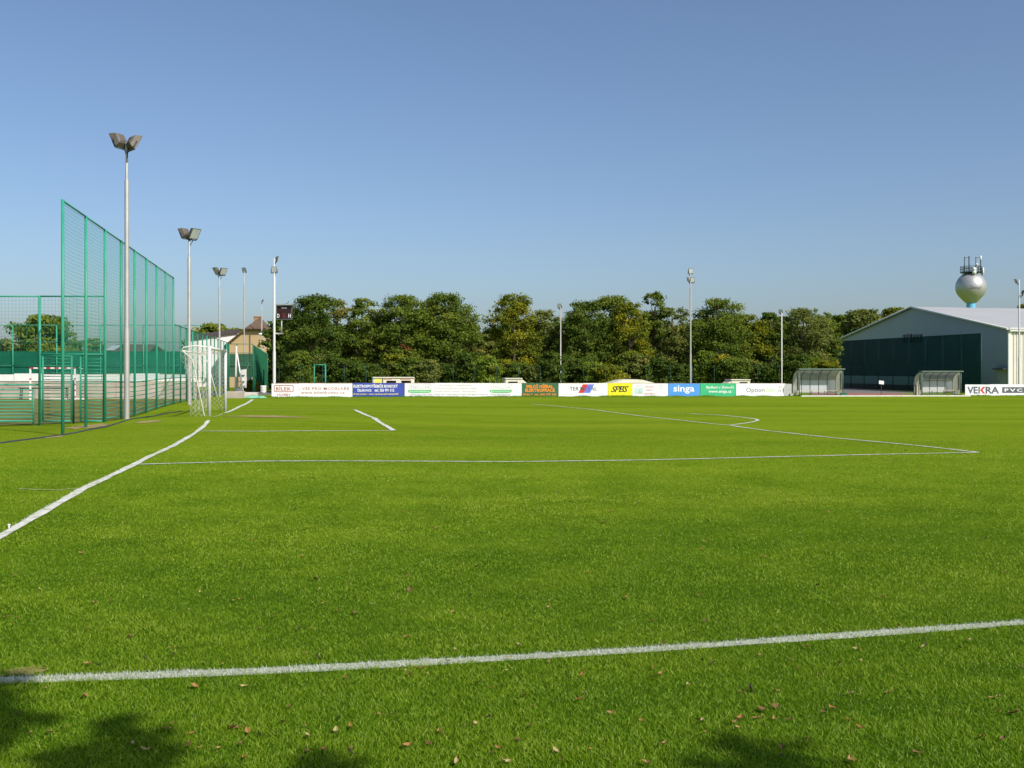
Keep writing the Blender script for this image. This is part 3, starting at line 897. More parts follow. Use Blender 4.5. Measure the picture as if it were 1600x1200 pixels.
class Board:
    def __init__(s, label, u0, u1, m, vb0, vb1, height=1.0, slant=0.0, back=True, name='advertising_board', off=0.0):
        s.a = board_pt(u0, off); s.b = board_pt(u1, off)
        s.a.z = Z(vb0, s.a.y); s.b.z = Z(vb1, s.b.y)
        s.h = height
        s.ex = (s.b - s.a); s.w = s.ex.length; s.ex = s.ex / s.w
        s.n = BNv
        s.ez = s.ex.cross(s.n) * -1 if s.ex.cross(s.n).z < 0 else s.ex.cross(s.n)
        c = (s.a + s.b) / 2
        s.root = thing(name, label, 'board', c, 'advertising boards along the far touchline')
        g = .012
        poly = [s.p(g, 0), s.p(s.w - g - slant * .35, 0), s.p(s.w - g - slant, s.h * .5), s.p(s.w - g, s.h), s.p(g, s.h)] if slant else [s.p(g, 0), s.p(s.w - g, 0), s.p(s.w - g, s.h), s.p(g, s.h)]
        if slant:
            MB().prism(poly, -s.n * .03).build('panel', m, s.root)
        else:
            np_ = max(1, round(s.w / 2.1)); pw = (s.w - 2 * g) / np_
            for i in range(np_):
                x0, x1 = g + pw * i + .004, g + pw * (i + 1) - .004
                o0, o1 = -.003 * ((i * 7 + int(u0)) % 3), -.003 * ((i * 5 + int(u1)) % 4)
                dz = .006 * ((i * 11 + int(u0)) % 4) - .009
                MB().prism([s.p(x0, dz, o0), s.p(x1, dz, o1), s.p(x1, s.h + dz, o1), s.p(x0, s.h + dz, o0)], -s.n * .03).build('panel', m, s.root)
        if back:
            k = max(2, int(s.w / 2.4) + 1)
            for i in range(k):
                q = s.p(.15 + (s.w - .3) * i / (k - 1), 0)
                MB().box(q - s.n * .06 + Vector((0, 0, s.h * .48)), (.05, .05, s.h * .98 + .1), s.ex).build('stake', M_dark, s.root)
    def p(s, x, z, o=0.0):
        return s.a + s.ex * x + s.ez * z + s.n * o
    def shape(s, name, poly, m, o=.002):
        """flat printed area, poly in board fractions"""
        return MB().prism([s.p(x * s.w, z * s.h, o) for x, z in poly], -s.n * .001).build(name, m, s.root)
    def rect(s, name, x0, z0, x1, z1, m, o=.002):
        return s.shape(name, [(x0, z0), (x1, z0), (x1, z1), (x0, z1)], m, o)
    def ring(s, name, x0, z0, x1, z1, r, t, m, o=.004, fill=False):
        """rounded frame in board metres"""
        def rr(x0, z0, x1, z1, r):
            q = []
            for cx, cz_, a0 in ((x1 - r, z0 + r, -90), (x1 - r, z1 - r, 0), (x0 + r, z1 - r, 90), (x0 + r, z0 + r, 180)):
                for k in range(5):
                    a = math.radians(a0 + 90 * k / 4); q.append((cx + r * math.cos(a), cz_ + r * math.sin(a)))
            return q
        A = rr(x0, z0, x1, z1, r)
        if fill:
            return MB().prism([s.p(x, z, o) for x, z in A], -s.n * .001).build(name, m, s.root)
        Bq = rr(x0 + t, z0 + t, x1 - t, z1 - t, max(.01, r - t)); b = MB(); n = len(A)
        b.v = [tuple(s.p(x, z, o)) for x, z in A] + [tuple(s.p(x, z, o)) for x, z in Bq]
        for k in range(n):
            b.f.append((k, (k + 1) % n, n + (k + 1) % n, n + k)); b.sm.append(False)
        return b.build(name, m, s.root)
    def text(s, body, x0, z0, x1, z1, m, bold=0.0, shear=0.0, o=.006, name='lettering', spacing=1.0):
        cu = bpy.data.curves.new(name, 'FONT'); cu.body = body; cu.offset = bold; cu.shear = shear; cu.space_character = spacing
        cu.resolution_u = 2; cu.fill_mode = 'FRONT'
        ob = bpy.data.objects.new(name, cu)
        me = bpy.data.meshes.new_from_object(ob)
        bpy.data.objects.remove(ob)
        n = len(me.vertices)
        co = np.empty(n * 3, np.float32); me.vertices.foreach_get('co', co); co = co.reshape(-1, 3)
        mn, mx = co.min(0), co.max(0); sz = np.maximum(mx - mn, 1e-6)
        fx = (co[:, 0] - mn[0]) / sz[0]; fz = (co[:, 1] - mn[1]) / sz[1]
        x = (x0 + (x1 - x0) * fx) * s.w; z = (z0 + (z1 - z0) * fz) * s.h
        base = np.array(s.p(0, 0, o)) - np.array(s.root.location)
        P = base + x[:, None] * np.array(s.ex) + z[:, None] * np.array(s.ez)
        me.vertices.foreach_set('co', P.astype(np.float32).ravel()); me.materials.clear(); me.materials.append(m); me.update()
        me.name = name
        q = bpy.data.objects.new(name, me); C.objects.link(q); q.parent = s.root
        return q

def vb(u):                                          # bottom edge of the boards
    return np.interp(u, [424, 640, 880, 1150, 1225, 1510, 1600], [620.8, 620.4, 619.9, 619.6, 619.4, 618.6, 618.2])
def mk(label, u0, u1, m, h=1.0, **k):
    return Board(label, u0, u1, m, vb(u0), vb(u1), h, **k)

b = mk('long white board with red rounded frame and red lettering, left end of the row', 424, 551, K_white, .97)
b.ring('frame_mark', .10 / 2 + .12, .37, 1.52, .86, .1, .045, K_red)
b.text('BÍLEK', .056, .49, .238, .80, K_red, .012, spacing=1.1)
b.text('HOBBY', .068, .10, .238, .27, K_red, .0)
b.text('...', .31, .56, .36, .60, K_red)
b.text('VŠE PRO MODELÁŘE', .375, .53, .955, .79, K_red, .006, spacing=1.15)
b.text('www.bilekhobby.cz', .36, .20, .90, .43, K_red, .004, spacing=1.1)

b = mk('blue board with white and yellow lettering, second from the left', 551, 632, K_blue)
b.text('ELEKTROSPOTŘEBIČE BORECKÝ', .015, .68, .87, .95, K_white, .03)
b.text('ČELÁKOVICE', .09, .39, .36, .62, K_white, .03)
b.text('tel.: 326 991 512', .42, .39, .80, .60, K_white, .03)
b.text('15 let tradice - tisíce spokojených zákazníků', .015, .15, .88, .29, K_lyel, .025)

b = mk('longest white board with the same green and grey oval mark at both ends', 632, 815, K_white)
for f0, f1 in ((.028, .225), (.722, .915)):
    x0, x1 = f0 * b.w, f1 * b.w
    b.ring('logo_frame', x0, .28, x1, .95, .14, .022, K_lgrey)
    b.rect('logo_band', f0 + .004, .34, f1 - .004, .52, K_lgreen)
    b.rect('logo_band', f0 + .02, .297, f1 - .02, .345, K_lgreen, .0022)
    b.text('FENCLOVA', f0 + .012, .60, f1 - .012, .84, K_lgrey, -.006)
    b.text('promotion', f0 + .014, .31, f1 - .014, .50, K_mint, .012)
b.text('Merchandising - Reklamní služby', .29, .78, .565, .90, K_brown, .0)
b.text('Prezentace/degustace, sampling, posting', .262, .56, .605, .69, K_brown, .0)
for w_, a_, c_ in (('Pořádání', .255, .325), ('školení,', .332, .392), ('seminářů,', .40, .475), ('firemních', .482, .557), ('akcí', .564, .61)):
    b.text(w_, a_, .34, c_, .47, K_brown, .0)
b.text('+420 602 893 693, +420 603 550 940, E-mail: info@fenclova.cz , www.fenclova.cz', .045, .10, .90, .235, K_grey, .003)

b = mk('dark green board with bold orange lettering', 815, 872.5, K_green)
b.text('MILOŠ HŘÍBAL', .13, .64, .86, .95, K_orange, .03)
b.text('ELEKTROPRÁCE', .10, .36, .90, .66, K_orange, .03)
b.text('ÚVALY  tel.: 602 777 343', .03, .10, .94, .28, K_orange, .02)

b = mk('white board with a slanted red and blue block under dark serif lettering', 872.5, 950, K_white)
b.shape('logo_bar', [(.40, .28), (.50, .28), (.60, .92), (.49, .92)], K_sred)
b.shape('logo_bar', [(.50, .28), (.635, .28), (.715, .92), (.60, .92)], K_violet, .0025)
b.text('TER', .225, .46, .41, .74, K_slate, .004); b.text('METAL', .44, .46, .775, .74, K_slate, .004)
b.text('prodej hutního materiálu', .03, .14, .30, .22, K_lgrey); b.text('dělení a doprava', .62, .14, .93, .22, K_lgrey)

b = mk('small bright yellow board with black slanted lettering', 950, 988, K_yellow)
b.text('SPBS', .12, .34, .84, .78, K_black, .012, .35, spacing=.85)
b.rect('rule', .26, .735, .86, .78, K_black, .003)
b.text('stavby a rekonstrukce na klíč', .06, .07, .94, .14, K_black)

b = mk('white board with a small pale picture and red lettering', 988, 1044, K_white)
b.rect('picture', .055, .20, .30, .68, K_teal); b.rect('picture_mark', .16, .24, .26, .38, K_lgrey, .003); b.rect('picture_mark', .20, .36, .215, .56, K_brown, .003)
b.text('Galerie', .10, .76, .28, .86, K_pink)
b.text('ZRCADLA', .35, .68, .62, .82, K_pink, .01); b.text('OBRAZY', .37, .42, .60, .55, K_pink, .01); b.text('KERAMIKA', .33, .16, .64, .29, K_pink, .01)
for z, x0, x1, t in ((.76, .73, .87, 'rámování'), (.56, .67, .95, 'Masarykova 158'), (.35, .67, .95, 'Úvaly u Prahy'), (.16, .68, .93, 'www.galerie.cz')):
    b.text(t, x0, z, x1, z + .10, K_lgrey)

b = mk('sky blue board with a single bold white word', 1044, 1094, K_sky)
b.text('singa', .16, .22, .82, .85, K_white, .02)
b = mk('emerald green board with two lines of white lettering', 1094, 1150, K_emer)
b.text('Bydlení v Zelenči', .17, .56, .93, .82, K_white, .02); b.text('www.singa.cz', .23, .22, .87, .50, K_white, .02)
b = mk('white board with grey and lime lettering and a curled right edge', 1150, 1227, K_white, slant=.22)
b.text('Option', .205, .24, .575, .68, K_slate, -.002); b.text('One', .60, .35, .79, .66, K_lime, -.002)
b.text('vaše realitní kancelář', .36, .165, .79, .215, K_lgrey)
for poly, m in (([(.85, .36), (.865, .36), (.885, .50), (.875, .52)], K_slate), ([(.89, .50), (.905, .36), (.92, .36), (.90, .52)], K_slate), ([(.875, .56), (.89, .56), (.935, .80), (.925, .82)], K_lime), ([(.862, .72), (.872, .72), (.884, .60), (.878, .58)], K_lime), ([(.868, .70), (.886, .70), (.886, .77), (.868, .77)], K_slate)):
    b.shape('figure_mark', poly, m)
M_bgrey = mat('board_back_grey', (.42, .43, .43), .7, var=.08)
b = Board('plain grey panel leaning behind the curled white board', 1221, 1238, M_bgrey, 619.3, 619.3, .97, off=.35, name='blank_board')
MB().box(b.p(b.w - .12, .1, .08), (.25, .12, .25), b.ex).build('concrete_foot', M_conc, b.root)
b = mk('white board with big black lettering and a red arrow, right end of the row', 1508, 1660, K_white, .92)
b.text('VE', .022, .20, .127, .80, K_slate, .03)
b.text('I', .134, .20, .148, .80, K_slate, .03)
b.shape('arrow_mark', [(.150, .50), (.182, .20), (.205, .20), (.176, .50), (.205, .80), (.182, .80)], K_sred)
b.text('RA', .206, .20, .345, .80, K_slate, .03)
b.rect('logo_box', .375, .25, .97, .76, K_slate)
b.text('PVC-OKNA', .40, .36, .95, .64, K_white, .025, spacing=1.35)

# brown rail just behind the tops of the boards
M_rust = mat('rusty_rail', (.20, .11, .05), .8, var=.3)
rl = thing('spectator_rail', 'brown spectator rail just behind the row of boards', 'railing', board_pt(430, .5))
for u0, u1 in zip(range(430, 1230, 40), range(470, 1240, 40)):
    a, c = board_pt(u0, .5), board_pt(min(u1, 1236), .5)
    a.z, c.z = Z(vb(u0), a.y) + 1.0, Z(vb(u1), c.y) + 1.0
    MB().tube([a, c], .03, 6).build('rail', M_rust, rl)
    MB().tube([(a.x, a.y, a.z - 1.1), (a.x, a.y, a.z - .03)], .03, 6).build('post', M_rust, rl)

# kerb along the far touchline on the right
M_kerb = mat('pale_kerb', (.62, .58, .52), .85, var=.1)
kb = thing('kerb', 'pale kerb along the pitch edge in front of the dugouts', 'kerb', board_pt(1400, -1.4))
for u in range(1252, 1516, 12):
    a, c = board_pt(u, -1.4), board_pt(u + 11.8, -1.4)
    z = H(a.x, a.y)
    MB().box(((a.x + c.x) / 2, (a.y + c.y) / 2, z + .03), ((c - a).length, .12, .14), BE).build('kerb_stone', M_kerb, kb)

# ------------------------------------------------------------------ dugouts
M_poly = mat_sheer('polycarbonate', (.66, .65, .55), .52, .65, .08)
M_polyw = mat_sheer('milky_panel', (.62, .66, .68), .90, .3, .06)
M_frame = mat('dugout_frame', (.07, .16, .12), .5, .2, var=.15)
M_rim = mat('dugout_roof_edge', (.40, .50, .48), .4, .3, var=.1)
M_wood = mat('bench_wood', (.52, .44, .26), .7, var=.15, scale=6)

def dugout(label, u0, u1, vbase, vtop, box_off):
    a = board_pt(u0, -.3); c = board_pt(u1, -.3)
    w = (c - a).length; z0 = Z(vbase, (a.y + c.y) / 2); hgt = Z(vtop, (a.y + c.y) / 2) - z0
    root = thing('dugout', label, 'dugout', ((a.x + c.x) / 2, (a.y + c.y) / 2, z0), 'dugouts beside the halfway line')
    D = 1.25
    bk = -BNv                                          # away from the camera
    prof = [(D, .10), (D, hgt * .55)]
    for k in range(1, 9):
        an = math.radians(90 * k / 8)
        prof.append((D - (D - .05) * (1 - math.cos(an)) * 1.0, hgt * .55 + hgt * .45 * math.sin(an)))
    P = lambda x, o, z: a + BE * x + bk * o + Vector((0, 0, z0 - a.z + z))
    n = 5
    for i in range(n + 1):
        x = w * i / n
        MB().tube([P(x, o, z) for o, z in prof], .028, 6).build('rib', M_frame, root)
    for i in range(n):
        x0, x1 = w * i / n + .03, w * (i + 1) / n - .03
        r = MB(); pp = prof[2:]
        for (o0, q0), (o1, q1) in zip(pp[:-1], pp[1:]):
            r.face([P(x0, o0, q0), P(x1, o0, q0), P(x1, o1, q1), P(x0, o1, q1)], True)
        r.build('roof_panel', M_poly, root)
        MB().box((P((x0 + x1) / 2, D - .02, hgt * .37)), (x1 - x0, .012, hgt * .46), BE).build('back_panel', M_polyw, root)
        MB().box((P((x0 + x1) / 2, D - .02, hgt * .64)), (x1 - x0, .010, hgt * .07), BE).build('back_panel', M_poly, root)
    for x, s_ in ((0, -1), (w, 1)):
        side = [(0.12, .12)] + prof
        poly = [P(x, .25, .14)] + [P(x, o - .02, z) for o, z in prof] + [P(x, .22, hgt * .97)]
        MB().prism(poly, BE * .012).build('side_panel', M_poly, root)
        MB().tube([P(x, .10, .0), P(x, .10, hgt * .98)], .03, 6).build('front_post', M_frame, root)
        MB().tube([P(x, .10, .12), P(x, D, .12)], .03, 6).build('base_bar', M_frame, root)
        # sponsor strip of small dark characters up the side
        MB().box(P(x - .02 * s_, .38, hgt * .55), (.008, .30, hgt * .62), BE).build('side_strip', mat('strip_grey', (.42, .41, .37), .6), root)
        for k in range(9):
            MB().box(P(x - .03 * s_, .38, hgt * (.30 + .055 * k)), (.006, .14, .055), BE).build('lettering', K_slate, root)
    MB().tube([P(-.06, .02, hgt - .0), P(w + .12, .02, hgt - .0)], .05, 6).build('roof_edge', M_rim, root)
    rt = MB()
    rt.box(P(w / 2, .20, hgt + .03), (w + .2, .55, .02), BE); rt.build('roof_cap', M_rim, root)
    MB().tube([P(0, D, .12), P(w, D, .12)], .03, 6).build('base_bar', M_frame, root)
    MB().tube([P(0, D, hgt * .6), P(w, D, hgt * .6)], .02, 6).build('back_rail', M_frame, root)
    st = MB().box(P(w / 2, .62, .46), (w - .1, .34, .04), BE).build('seat', M_wood, root)
    for x in (.25, w * .35, w * .65, w - .25):
        MB().tube([P(x, .62, .0), P(x, .62, .44)], .025, 6).build('leg', M_frame, root)
    MB().box(P(w / 2, .3, .03), (w, .5, .05), BE).build('floor_step', M_kerb, root)
    return root
dugout('curved glass dugout nearer the middle, next to the plain grey panel', 1250, 1318, 620, 577, 0)
dugout('curved glass dugout in front of the hall, beside the lettered board', 1442, 1503, 619, 580.5, 0)
sp = board_pt(1434, .2)
o = MB().box((sp.x, sp.y, H(sp.x, sp.y) + .42), (.36, .3, .9), BE).box((sp.x, sp.y, H(sp.x, sp.y) + .88), (.42, .36, .05), BE).build('utility_box', M_conc)
tag(o, 'small concrete cabinet standing left of the second dugout', 'cabinet')
sp = board_pt(1377, -.9)
sg = thing('notice_sign', 'small white notice on a thin post between the dugouts', 'sign', (sp.x, sp.y, H(sp.x, sp.y)))
MB().tube([(sp.x, sp.y, sg.location.z - .1), (sp.x, sp.y, Z(600, sp.y))], .018, 6).build('post', M_dark, sg)
MB().box((sp.x, sp.y - .03, Z(597.6, sp.y)), (.40, .02, .27), (1, .1, -.1)).build('plate', M_white, sg)
sp = board_pt(1318, -1.0)
o = MB().box((sp.x, sp.y, H(sp.x, sp.y) + .13), (.42, .3, .2)).box((sp.x, sp.y, H(sp.x, sp.y) + .25), (.46, .34, .04)).build('storage_box', M_post2)
tag(o, 'small dark green box at the right foot of the first dugout', 'box')

# ------------------------------------------------------------------ white shelters seen over the boards
M_shel = mat('shelter_white', (.68, .64, .54), .7, var=.08)
def shelter(label, u0, u1, vtop, off, openings, slant_l=0, slant_r=0, prints=()):
    a = board_pt(u0, off); c = board_pt(u1, off); w = (c - a).length
    zb_ = H((a.x + c.x) / 2, (a.y + c.y) / 2); zt_ = Z(vtop, (a.y + c.y) / 2); h_ = zt_ - zb_
    root = thing('team_shelter', label, 'shelter', ((a.x + c.x) / 2, (a.y + c.y) / 2, zb_), 'pale shelters behind the boards')
    P = lambda x, o_, z: Vector((a.x, a.y, zb_)) + BE * x - BNv * o_ + Vector((0, 0, z))
    # front wall as pieces round the openings (x0, x1 fractions, z0, z1 metres from the top)
    cuts = [0] + [q for o_ in openings for q in (o_[0], o_[1])] + [1]
    for i in range(0, len(cuts) - 1):
        x0, x1 = cuts[i] * w, cuts[i + 1] * w
        if x1 - x0 < .01: continue
        zt2 = h_
        if i % 2 == 0:
            MB().box(P((x0 + x1) / 2, .04, h_ / 2), (x1 - x0, .08, h_), BE).build('front_wall', M_shel, root)
        else:
            dz = openings[(i - 1) // 2][2]
            MB().box(P((x0 + x1) / 2, .04, h_ - dz / 2), (x1 - x0, .08, dz), BE).build('lintel', M_shel, root)
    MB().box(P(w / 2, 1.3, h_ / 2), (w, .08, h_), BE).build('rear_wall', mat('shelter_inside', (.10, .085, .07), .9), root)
    MB().box(P(w / 2, .66, h_ + .035), (w + .12, 1.5, .07), BE).build('roof', M_shel, root)
    for sl, x0, sg_ in ((slant_l, 0, -1), (slant_r, w, 1)):
        if sl:
            MB().prism([P(x0, .04, h_), P(x0 + sg_ * sl, .04, h_ - sl * .75), P(x0 + sg_ * sl, .04, 0), P(x0, .04, 0)], -BNv * 1.2).build('sloped_side', M_shel, root)
        else:
            MB().box(P(x0 + sg_ * .03, .67, h_ / 2), (.06, 1.2, h_), BE).build('side_wall', M_shel, root)
    for (x0, x1, z0, z1, m) in prints:
        MB().box(P((x0 + x1) / 2 * w, -.006, h_ - (z0 + z1) / 2), ((x1 - x0) * w, .008, z1 - z0), BE).build('print', m, root)
shelter('long pale shelter with two dark openings behind the blue board', 583.5, 646.5, 590.5, 9, [(.32, .56, .22), (.69, .93, .22)],
        prints=[(.03, .20, .08, .42, K_lyel), (.21, .24, .04, .55, K_slate), (.26, .46, .07, .15, K_pink), (.66, .92, .08, .16, K_pink)])
shelter('small pale shelter with sloped right side and a slit opening', 790, 815, 592, 9, [(.16, .76, .22)], 0, .55)
shelter('small pale shelter with sloped left side behind the emerald board', 1143, 1171.5, 594, 9, [(.45, .88, .16)], .9, 0)
ta, tb = board_pt(942, 9), board_pt(1032, 9)
tw = (tb - ta).length; tz = H(ta.x, ta.y); th = Z(593, ta.y) - tz
ar = thing('arched_shelter', 'wide pale arched roof showing behind the yellow board', 'shelter', ((ta.x + tb.x) / 2, (ta.y + tb.y) / 2, tz), 'pale shelters behind the boards')
pf = [(0, .0), (0, .62), (.10, .70), (.22, .82), (.30, .93), (.36, .98), (.46, 1.0), (.62, 1.0), (.70, .96), (.82, .84), (.94, .70), (1, .64), (1, 0)]
MB().prism([Vector((ta.x, ta.y, tz)) + BE * (x * tw) + Vector((0, 0, z * th)) for x, z in pf], -BNv * 3).build('shell', M_shel, ar)
cp = Vector((ta.x, ta.y, tz)) + BE * (.80 * tw) + Vector((0, 0, .86 * th)) - BNv * .6
MB().tube([cp, cp + Vector((0, 0, .22))], .04, 6).build('vent_pipe', M_dark, ar)

# ------------------------------------------------------------------ hall on the right
M_wallg = mat('hall_cladding_grey', (.37, .41, .41), .6, var=.05, scale=.3)
M_cream = mat('hall_cladding_cream', (.64, .61, .54), .6, var=.05, scale=.5)
M_roofh = mat('hall_roof', (.43, .435, .43), .55, .0, var=.05, scale=.3)
M_trim = mat('hall_trim', (.72, .74, .68), .5, var=.05)
dR, dL = 100.0, 142.0
R_ = Vector((X(1575, dR), dR, -.6)); L_ = Vector((X(1310, dL), dL, -.6))
ze = Z(515, dR)                                     # eave
Mid = (R_ + L_) / 2; Mid.y = 120.0; Mid.x = X(1426, 120.0); za = Z(481.5, 120.0)
SD = Vector((.97, .24, 0)).normalized(); LEN = 60.0
hall = thing('sports_hall', 'large grey gabled sports hall with pale roof at the right', 'building', (R_.x, R_.y, -.45))
up = Vector((0, 0, 1))
Re, Le, Ma = R_.copy(), L_.copy(), Mid.copy(); Re.z = ze; Le.z = ze; Ma.z = za
gdir = (L_ - R_).normalized()
M3 = R_ + gdir * (Mid - R_).dot(gdir)
MB().prism([R_, L_, Le, Vector((M3.x, M3.y, za)), Re], SD * .25).build('gable_wall', M_wallg, hall)
MB().prism([R_ + SD * .26, R_ + SD * LEN, Re + SD * LEN, Re + SD * .26], gdir * .2).build('side_wall', M_cream, hall)
k = 0; q = .3
while q < 12:                                       # cladding ribs on the sunny wall
    a = R_ + SD * q - gdir * .03
    MB().box((a.x, a.y, (ze - .6) / 2), (.10, .05, ze + .55), SD).build('cladding_rib', M_cream, hall); q += .36
nrm_out = -SD
ridge = Vector((M3.x, M3.y, za))
for (e, nm) in ((Re, 'roof_slope'), (Le, 'roof_slope')):
    o_ = (e - ridge); o_ = o_ * 1.02
    p0 = ridge + up * .16 - SD * .25; p1 = ridge + o_ + up * .16 - SD * .25
    MB().prism([p0, p1, p1 + SD * (LEN + .5), p0 + SD * (LEN + .5)], up * -.12).build(nm, M_roofh, hall)
    MB().tube([p0 - SD * .06 - up * .03, p1 - SD * .06 - up * .03], .11, 6).build('verge_trim', M_trim, hall)
MB().box((R_ + SD * (LEN / 2)) + Vector((0, 0, ze + .6)) - gdir * .22, (LEN, .28, .34), SD).build('gutter', M_trim, hall)
MB().box(Vector((R_.x, R_.y, (ze - .6) / 2)) - gdir * .05 + SD * .12, (.32, .16, ze + .5), SD).build('corner_trim', M_trim, hall)
# window band and door on the gable
def on_gable(u):
    k = (u - 800) / F
    t = (k * R_.y - R_.x) / (gdir.x - k * gdir.y)
    return R_ + gdir * t
M_louv = mat('dark_glazing', (.03, .035, .035), .3, var=.2)
for u0, u1 in ((1411, 1425), (1426.5, 1441)):
    a, c = on_gable(u0), on_gable(u1); m_ = (a + c) / 2
    zc = (Z(522.5, m_.y) + Z(535, m_.y)) / 2; hh = Z(522.5, m_.y) - Z(535, m_.y)
    wdw = MB().box((m_.x, m_.y, zc) , ((c - a).length - .1, .2, hh), gdir, -SD).build('window', M_dark, hall)
    for j in range(3):
        pc = a + (c - a) * ((j + .5) / 3)
        MB().box(Vector((pc.x, pc.y, zc)) - SD * .13, ((c - a).length / 3 - .25, .06, hh - .2), gdir, -SD).build('pane', M_louv, wdw)
a, c = on_gable(1559.5), on_gable(1572); m_ = (a + c) / 2
dr = MB().box((m_.x, m_.y, (Z(577.5, m_.y) - .6) / 2), ((c - a).length, .16, Z(577.5, m_.y) + .6), gdir, -SD).build('door', mat('door_grey', (.42, .45, .46), .5), hall)
MB().box(Vector((m_.x, m_.y, Z(576.5, m_.y))) - SD * .25, ((c - a).length + .6, .5, .12), gdir, -SD).build('door_canopy', M_dark, dr)
MB().box(Vector((m_.x, m_.y, .55)) - SD * .12 + gdir * .4, (.14, .08, .05), gdir, -SD).build('handle', M_galv, dr)

# green ball-stop netting in front of the gable
M_hnet = mat_sheer('dark_green_netting', (.006, .046, .038), .70, .15)
M_hnet2 = mat_sheer('thin_green_netting', (.02, .10, .085), .42, .15)
NL, NR = Vector((X(1310, 120), 120.0, 0)), Vector((X(1533, 93), 93.0, 0))
nf = thing('ball_stop_netting', 'dark green ball stop netting on posts in front of the hall', 'fence', (NL.x, NL.y, -.45))
zn = Z(533, 120)
M_nfp = mat('netting_post', (.006, .05, .04), .6, var=.1)
nb = 9
for i in range(nb + 1):
    p = NL + (NR - NL) * (i / nb)
    MB().tube([(p.x, p.y, -.6), (p.x, p.y, zn)], .05, 6).build('post', M_nfp, nf)
tn = (NR - NL).normalized()
for i in range(nb):
    a = NL + (NR - NL) * (i / nb); c = NL + (NR - NL) * ((i + 1) / nb); m_ = (a + c) / 2; ln = (c - a).length
    zl = .95 if i < 6 else -.45
    MB().box((m_.x, m_.y, (zn + zl) / 2), (ln - .11, .008, zn - zl), tn).build('netting', M_hnet, nf)
    if i < 6:
        MB().box((m_.x, m_.y, (.94 + .12) / 2), (ln - .11, .008, .82), tn).build('lower_netting', M_hnet2, nf)
        MB().box((m_.x, m_.y, -.17), (ln - .11, .03, .58), tn).build('skirt', M_black, nf)
    MB().tube([(a.x, a.y, zn - .02), (c.x, c.y, zn - .02)], .03, 6).build('top_rail', M_nfp, nf)
    MB().tube([(a.x, a.y, 2.3), (c.x, c.y, 2.3)], .012, 5).build('mid_wire', M_nfp, nf)

# ------------------------------------------------------------------ water tower
M_ball = mat('tower_aluminium', (.47, .47, .46), .42, .5, var=.06, scale=.3)
M_stem = mat('tower_blue', (.16, .48, .72), .5, var=.05)
td = 226.0; tx = X(1517, td); tz = Z(448.5, td); rb = 22.8 * td / F
wt = thing('water_tower', 'silver ball water tower on a blue stem behind the hall', 'tower', (tx, td, -.45))
pr = []
for k in range(0, 27):
    a = math.radians(90 - k * 5.2)
    pr.append((rb * math.cos(a) if k else .02, rb * math.sin(a)))
pr += [(rb * .42, -rb * 1.02), (rb * .31, -rb * 1.10)]
MB().lathe((tx, td, tz), pr, 48).build('ball', M_ball, wt)
sr = 6.6 * td / F
MB().lathe((tx, td, -.6), [(sr, 0), (sr, tz - rb * 1.08 + .6)], 28).build('stem', M_stem, wt)
zp = tz + rb * .99
pl = MB()
for q in range(16):
    a0, a1 = 2 * math.pi * q / 16, 2 * math.pi * (q + 1) / 16
    for zz in (zp + .15, zp + .75, zp + 1.25):
        pl.tube([(tx + 2.1 * math.cos(a0), td + 2.1 * math.sin(a0), zz), (tx + 2.1 * math.cos(a1), td + 2.1 * math.sin(a1), zz)], .06, 5)
    pl.tube([(tx + 2.1 * math.cos(a0), td + 2.1 * math.sin(a0), zp), (tx + 2.1 * math.cos(a0), td + 2.1 * math.sin(a0), zp + 1.25)], .045, 5)
pl.build('gallery', M_dark, wt)
MB().lathe((tx, td, zp - .05), [(.02, .1), (2.15, .1), (2.15, 0), (.02, 0)], 24).build('platform', M_dark, wt)
for uu, v0, v1, rr, m in ((1504, 402, 430, .10, M_dark), (1511, 401, 430, .13, M_dark), (1521.5, 402, 424, .08, M_dark), (1529, 408, 428, .12, M_dark), (1529.3, 400.5, 408, .17, M_white),
                          (1533, 419, 430, .17, M_white), (1501.5, 421, 431, .09, M_dark), (1531, 419, 431, .12, M_dark)):
    MB().tube([(X(uu, td), td - 1.0, Z(v1, td)), (X(uu, td), td - 1.0, Z(v0, td))], rr, 8).build('antenna', m, wt)
for u0, u1, v in ((1504, 1511, 403.5), (1521.5, 1529, 403.5)):
    MB().tube([(X(u0, td), td - 1.0, Z(v, td)), (X(u1, td), td - 1.0, Z(v, td))], .05, 5).build('antenna_arm', M_dark, wt)
MB().lathe((X(1515.5, td), td - 2.1, Z(424.5, td)), [(.02, .75), (.42, .62), (.42, .05), (.3, 0), (.42, -.05), (.42, -.6), (.02, -.7)], 12).build('dish', M_white, wt)
MB().lathe((X(1521, td), td - 1.6, Z(414.3, td)), [(.02, .3), (.3, .1), (.3, -.1), (.02, -.3)], 12).build('dish', M_whitew, wt)
cu = bpy.data.curves.new('lettering', 'FONT'); cu.body = 'Zeleneč'; cu.shear = .4; cu.size = 1; cu.resolution_u = 2
ob = bpy.data.objects.new('t', cu); me = bpy.data.meshes.new_from_object(ob); bpy.data.objects.remove(ob)
co = np.empty(len(me.vertices) * 3, np.float32); me.vertices.foreach_get('co', co); co = co.reshape(-1, 3)
mn, mx_ = co.min(0), co.max(0)
fx = (co[:, 0] - mn[0]) / (mx_[0] - mn[0]); fz = (co[:, 1] - mn[1]) / (mx_[1] - mn[1])
lon = math.atan2(-td, -tx) + (-.10 + .80 * fx) ; lat = -.16 + .24 * fz - .10 * fx
rr = rb * 1.006
Pw = np.stack([tx + rr * np.cos(lat) * np.cos(lon), td + rr * np.cos(lat) * np.sin(lon), tz + rr * np.sin(lat)], -1) - np.array(wt.location)
me.vertices.foreach_set('co', Pw.astype(np.float32).ravel()); me.materials.clear(); me.materials.append(K_slate); me.update()
